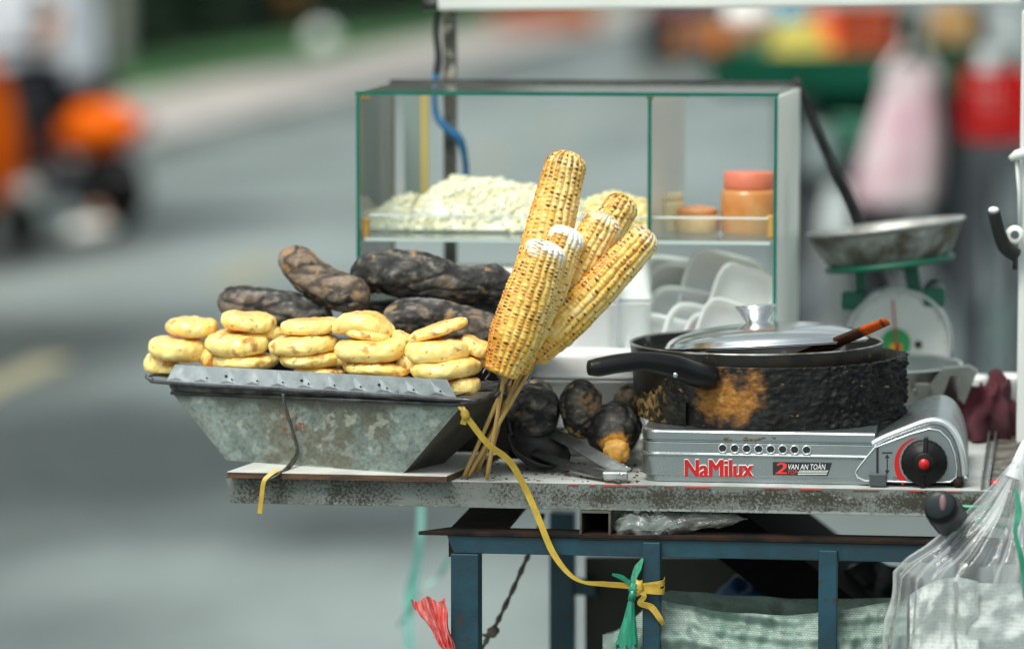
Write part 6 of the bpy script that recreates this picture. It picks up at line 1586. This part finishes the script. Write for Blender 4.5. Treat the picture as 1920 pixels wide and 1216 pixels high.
# twine hanging behind the left leg
mb = MB(); pts = spline(pcs([(1018, 962, .25), (1000, 1020, .24), (985, 1052, .23), (960, 1108, .21), (935, 1160, .19), (922, 1185, .18), (905, 1212, .17), (880, 1260, .15)]), 6)
mb.tube(pts, [(.0026 + .0009 * math.sin(i * 1.9)) for i in range(len(pts))], 8); mb.ball(pc(925, 1183, .178), (.007, .005, .006), 12, 8, disp=.5, freq=2)
mb.tube(pcs([(925, 1183, .178), (912, 1192, .175), (903, 1188, .172)]), [.004, .003, .001], 8)
solo('twine', 'knotted grey brown twine hanging slantwise behind the left leg', 'twine', mb, mat('twine', (.16, .145, .11), (.08, .07, .05), scale=120, rough=.9))
m_gs = mat('jade_film', (.20, .50, .44), (.28, .58, .52), scale=20, rough=.45)
mb = MB()
mb.ribbon(spline(pcs([(790, 930, .95), (788, 1000, .95), (782, 1050, .96), (770, 1110, .97), (766, 1160, .97), (768, 1230, .97)]), 6), lerps([.008, .01, .012, .016, .012, .012], 31), .001, (1, .3, 0))
mb.ribbon(spline(pcs([(842, 1040, .95), (822, 1080, .95), (790, 1105, .96), (768, 1140, .97), (745, 1175, .97)]), 6), lerps([.006, .01, .008, .01, .004], 25), .001, (.7, .3, .7))
o = solo('green_ribbon', 'loose jade green plastic ribbons hanging far behind the left leg', 'ribbon', mb, m_gs)
q = pc(790, 930, .95)
mb = MB(); mb.bar((q.x - .02, .64, -.012), (q.x + .01, .96, -.012), .02, .008, up=(0, 0, 1)); part('rear_arm', mb, m_rust, cart)
mb = MB(); mb.bar((xl + .06, .655, -.012), (q.x + .012, .655, -.012), .02, .006, up=(0, 0, 1))
# clear plastic bundle under the board
m_film = glassy('clear_film', (.86, .88, .86), rough=.12, haze=.22, hcol=(.55, .56, .53), bump=.004, bscale=90)
def bun(A, Bv):
    u = 1152 + 250 * Bv; th = A * 2 * math.pi; rr_ = (.022 * (1 - .75 * Bv) + .003) * sstep(-.03, .06, Bv) * sstep(1.02, .85, Bv); k = 1 + .4 * noise.noise(Vector((math.cos(th) * 1.6, math.sin(th) * 1.6, Bv * 12))) + .2 * noise.noise(Vector((math.cos(th) * 5, math.sin(th) * 5, Bv * 30)))
    q = pc(u, 984 - 12 * Bv + 14 * math.exp(-((Bv - .3) / .09) ** 2), .012); return q + Vector((0, math.sin(th) * rr_ * .6 * k, math.cos(th) * rr_ * .62 * k * (1 + .5 * math.exp(-((Bv - .3) / .08) ** 2))))
mb = MB(); mb.grid(60, 70, bun, closeu=True)
solo('plastic_wrap', 'bunch of crumpled clear plastic stuffed under the board edge', 'plastic wrap', mb, m_film, fixn=False)
# woven sack slung inside the frame
m_sack = bpy.data.materials.new('woven_sack'); m_sack.use_nodes = True
nt = m_sack.node_tree; bs = nt.nodes['Principled BSDF']; bs.inputs['Roughness'].default_value = .55
at = nt.nodes.new('ShaderNodeAttribute'); at.attribute_name = 'Col'
tc = nt.nodes.new('ShaderNodeTexCoord'); mp = nt.nodes.new('ShaderNodeMapping'); mp.inputs['Rotation'].default_value = (R(90), 0, R(0)); mp.inputs['Scale'].default_value = (1, 1, 1)
br = nt.nodes.new('ShaderNodeTexBrick'); br.inputs['Scale'].default_value = 150; br.inputs['Color1'].default_value = (1, 1, 1, 1); br.inputs['Color2'].default_value = (.72, .78, .75, 1); br.inputs['Mortar'].default_value = (.42, .48, .45, 1); br.inputs['Mortar Size'].default_value = .035; br.inputs['Brick Width'].default_value = .5; br.inputs['Row Height'].default_value = .28; br.inputs['Bias'].default_value = -.3
mxx = nt.nodes.new('ShaderNodeMix'); mxx.data_type = 'RGBA'; mxx.blend_type = 'MULTIPLY'; mxx.inputs[0].default_value = 1
nt.links.new(tc.outputs['Object'], mp.inputs[0]); nt.links.new(mp.outputs[0], br.inputs['Vector']); nt.links.new(at.outputs['Color'], mxx.inputs[6]); nt.links.new(br.outputs['Color'], mxx.inputs[7]); nt.links.new(mxx.outputs[2], bs.inputs['Base Color'])
def sackf(A, Bv):
    u = 1130 + 570 * A
    top = 1188 - 62 * sstep(.0, .21, A) + 26 * math.sin(math.pi * min(1, max(0, (A - .2) / .75))) ** 1.0 + 4 * noise.noise(Vector((A * 9, 0, 0)))
    v = top + 190 * Bv
    y = .026 - .018 * math.sin(math.pi * min(1, Bv * 1.4)) + .012 * noise.noise(Vector((A * 5, Bv * 4, 2))) + .006 * noise.noise(Vector((A * 30, Bv * 6, 5))) + .004 * math.sin((Bv * 1.0 - .25 * abs(A - .25)) * 34) * (1 - Bv) * sstep(.1, .3, A) + .03 * (1 - sstep(0, .05, A))
    return pc(u, v, y)
def sackc(a, b, p):
    n_ = fbm((p.x, p.y, p.z), 30); c = mixc((.30, .37, .335), (.20, .29, .25), .5 + n_)
    return mixc(c, (.11, .14, .12), sstep(.25, .5, fbm((p.x, p.y, p.z), 60, 5)) * .6)
mb = MB(); mb.grid(150, 50, sackf, colfn=sackc); n0 = len(mb.v)
def sackb(A, Bv):
    q = sackf(A, min(1, Bv)); return q + Vector((0, .03 + .10 * math.sin(math.pi * A), -.004))
mb.grid(60, 20, sackb, colfn=sackc)
o = solo('woven_sack', 'pale green woven plastic sack slung inside the blue frame', 'sack', mb, m_sack, fixn=False)
# black bag and blue bundle behind it
mb = MB(); q = pc(1640, 1130, .3)
mb.ball((q.x, .33, q.z - .02), (.055, .05, .06), 60, 40, disp=.45, freq=2.2, seed=4)
solo('bin_bag', 'glossy black plastic bag behind the woven sack', 'bag', mb, mat('black_film', (.012, .012, .013), rough=.22, bump=.006, bscale=60))
mb = MB(); q = pc(1400, 1160, .40); mb.ball((q.x, .42, q.z), (.045, .04, .04), 40, 30, disp=.35, freq=2.4, seed=9)
solo('tarp_bundle', 'dark blue tarpaulin bundle under the sloping black board', 'tarpaulin', mb, mat('blue_tarp', (.012, .04, .11), (.02, .06, .15), scale=20, rough=.5))
mb = MB(); q = pc(1640, 1085, .45); 
# handle grip at the right
gp = thing('handlebar_grip', 'black rubber handle grip pointing at us below the stove knob', 'handle', pc(1770, 955, -.1))
g0, g1 = pc(1762, 948, -.13), pc(1812, 1010, .06)
pts = [g0.lerp(g1, k / 14) for k in range(15)]
mb = MB(); mb.tube(pts, [.0155 if k in (0,) else (.0178 if k == 1 else .0180 + (.0008 if k % 2 else 0)) for k in range(15)], 24); part('rubber_sleeve', mb, m_knob, gp)
dg = (g0 - g1).normalized(); mb = MB(); mb.ball(g0, (.0152, .006, .0152), 22, 12); part('end_cap', mb, mat('cap_grey', (.02, .026, .03), rough=.4, spec=.3), gp)
mb = MB(); mb.ball(g0 + Vector((.003, -.0045, .004)), (.0035, .003, .0085), 12, 8); part('cap_highlight', mb, mat('pink_highlight', (.22, .12, .13), rough=.5), gp)  # pinkish highlight on the end cap, painted as a small blob
mb = MB(); mb.tube([g1, g1 + (g1 - g0).normalized() * .12], .011, 14); part('bar', mb, m_rust, gp)
mb = MB()
for v in (950, 976): mb.tube(spline(pcs([(1802, v, -.01), (1830, v + 1, -.012), (1860, v + 4, -.01), (1890, v + 14, .0)]), 5), .0028, 8)
solo('green_wire', 'pair of bright green wires behind the handle grip', 'wire', mb, m_gt)
q = pc(1868, 905, .0); mb = MB(); mb.ball(q, (.006, .005, .004), 12, 8, disp=.3)
solo('red_clip', 'tiny red clip at the corner of the trim strip', 'clip', mb, m_redm)
# striped cable bundle at the foot of the post
mb = MB(); mb.tube(spline(pcs([(1925, 842, -.02), (1914, 880, -.03), (1916, 930, -.035), (1925, 980, -.03)]), 6), .010, 12)
solo('cord_bundle', 'dark ribbed cord coil hanging at the right edge', 'cord', mb, mat('ribbed_cord', (.04, .038, .03), (.012, .012, .012), scale=220, rough=.8, stretch=(.2, .2, 1)))
# clear carrier bag hanging at the right edge
m_bag = glassy('carrier_film', (.90, .92, .92), rough=.1, haze=.09, hcol=(.82, .84, .85), vstreak=True, bump=.003, bscale=40)
hang = pc(1908, 872, -.06)
cb = thing('clear_carrier_bag', 'clear plastic carrier bag full of printed paper at the right edge', 'bag', hang)
bot_l, bot_r = 1655, 2090
def lerp_t(T, f):
    for (a, va_), (b, vb_) in zip(T, T[1:]):
        if f <= b: return va_ + (vb_ - va_) * (f - a) / (b - a)
    return T[-1][1]
def bagf(A, Bv):
    th = A * 2 * math.pi; f = Bv
    spread = sstep(0, 1, f * 1.1) * .9 + .1 * f
    uL = lerp_t([(0, 1903), (.1, 1868), (.21, 1826), (.37, 1748), (.42, 1716), (.48, 1688), (.75, 1668), (1, 1655)], f)
    uR = 1915 + 190 * f ** .7; v = 868 + 440 * f
    c_ = pc((uL + uR) / 2, v, -.07); hw = (uR - uL) / 2 * PX
    k = 1 + (.05 * math.sin(th * 13) + .04 * math.sin(th * 23 + 1)) * (1 - .6 * f) + .05 * noise.noise(Vector((math.cos(th) * 2, math.sin(th) * 2, f * 6)))
    return c_ + Vector((hw * math.cos(th) * k, (.004 + .05 * sstep(0, .5, f)) * math.sin(th) * k, .004 * math.sin(th * 9) * (1 - f)))
def bagc(A, Bv, p):
    th = A * 2 * math.pi; q = Vector((math.cos(th) * 7, math.sin(th) * 7, Bv * 1.5)); n_ = noise.noise(q) * .6 + noise.noise(Vector((math.cos(th) * 19, math.sin(th) * 19, Bv * 2.5))) * .55 + .25 * noise.noise(p * 60)
    k = .12 + .42 * sstep(.0, .8, n_ + .30 * sstep(.55, 0, Bv)) + .2 * sstep(.1, 0, Bv); return (k, k, k)
mb = MB(); mb.grid(420, 80, bagf, closeu=True, colfn=bagc); part('film', mb, m_bag, cb, fixn=False)
# handle part of the bag: twisted neck up to the hook
mb = MB(); mb.tube(spline(pcs([(1922, 830, -.04), (1914, 850, -.055), (1908, 872, -.066), (1900, 895, -.068)]), 6), lerps([.004, .005, .007, .010], 19), 12); part('neck', mb, m_bag, cb, fixn=False)
mb = MB(); mb.ribbon(spline(pcs([(1905, 915, -.105), (1910, 960, -.112), (1904, 1000, -.118), (1918, 1060, -.122), (1922, 1120, -.125)]), 6), lerps([.003, .007, .004, .006, .004], 25), .0006, (1, 0, 0)); part('green_stripe', mb, m_gt, cb)
# crumpled newsprint inside
m_pap = bpy.data.materials.new('newsprint'); m_pap.use_nodes = True
nt = m_pap.node_tree; bs = nt.nodes['Principled BSDF']; bs.inputs['Roughness'].default_value = .8
tc = nt.nodes.new('ShaderNodeTexCoord'); wv = nt.nodes.new('ShaderNodeTexWave'); wv.wave_type = 'BANDS'; wv.bands_direction = 'Z'; wv.inputs['Scale'].default_value = 75; wv.inputs['Distortion'].default_value = .3
no = nt.nodes.new('ShaderNodeTexNoise'); no.inputs['Scale'].default_value = 700; mp = nt.nodes.new('ShaderNodeMapping'); mp.inputs['Scale'].default_value = (1, 1, .05)
nt.links.new(tc.outputs['Object'], mp.inputs[0]); nt.links.new(mp.outputs[0], no.inputs['Vector']); nt.links.new(tc.outputs['Object'], wv.inputs['Vector'])
mu = nt.nodes.new('ShaderNodeMath'); mu.operation = 'MULTIPLY'; nt.links.new(wv.outputs['Fac'], mu.inputs[0])
r_ = nt.nodes.new('ShaderNodeMapRange'); r_.inputs['From Min'].default_value = .45; r_.inputs['From Max'].default_value = .55; nt.links.new(no.outputs['Fac'], r_.inputs['Value']); nt.links.new(r_.outputs[0], mu.inputs[1])
mi = nt.nodes.new('ShaderNodeMix'); mi.data_type = 'RGBA'; mi.inputs[6].default_value = (.66, .68, .66, 1); mi.inputs[7].default_value = (.50, .52, .51, 1); nt.links.new(mu.outputs[0], mi.inputs[0]); nt.links.new(mi.outputs[2], bs.inputs['Base Color'])
def papf(u0, u1, v0, v1, y, sd_, top):
    def fn(A, Bv):
        u = u0 + (u1 - u0) * A; v = v0 + top(A) + (v1 - v0 - top(A)) * Bv
        return pc(u, v, y + .022 * noise.noise(Vector((A * 3.2, Bv * 3.2, sd_))) + .009 * noise.noise(Vector((A * 8, Bv * 7, sd_ + 3))) + .0035 * abs(noise.noise(Vector((A * 16, Bv * 15, sd_)))))
    return fn
mb = MB(); mb.grid(70, 60, papf(1706, 1835, 1092, 1290, -.075, 1, lambda A: 22 * (1 - A) ** 2 - 14 * math.sin(A * 3))); part('paper', mb, m_pap, cb, fixn=False)
mb = MB(); mb.grid(60, 60, papf(1815, 2060, 1092, 1290, -.062, 7, lambda A: 4 * A)); part('paper', mb, m_pap, cb, fixn=False)
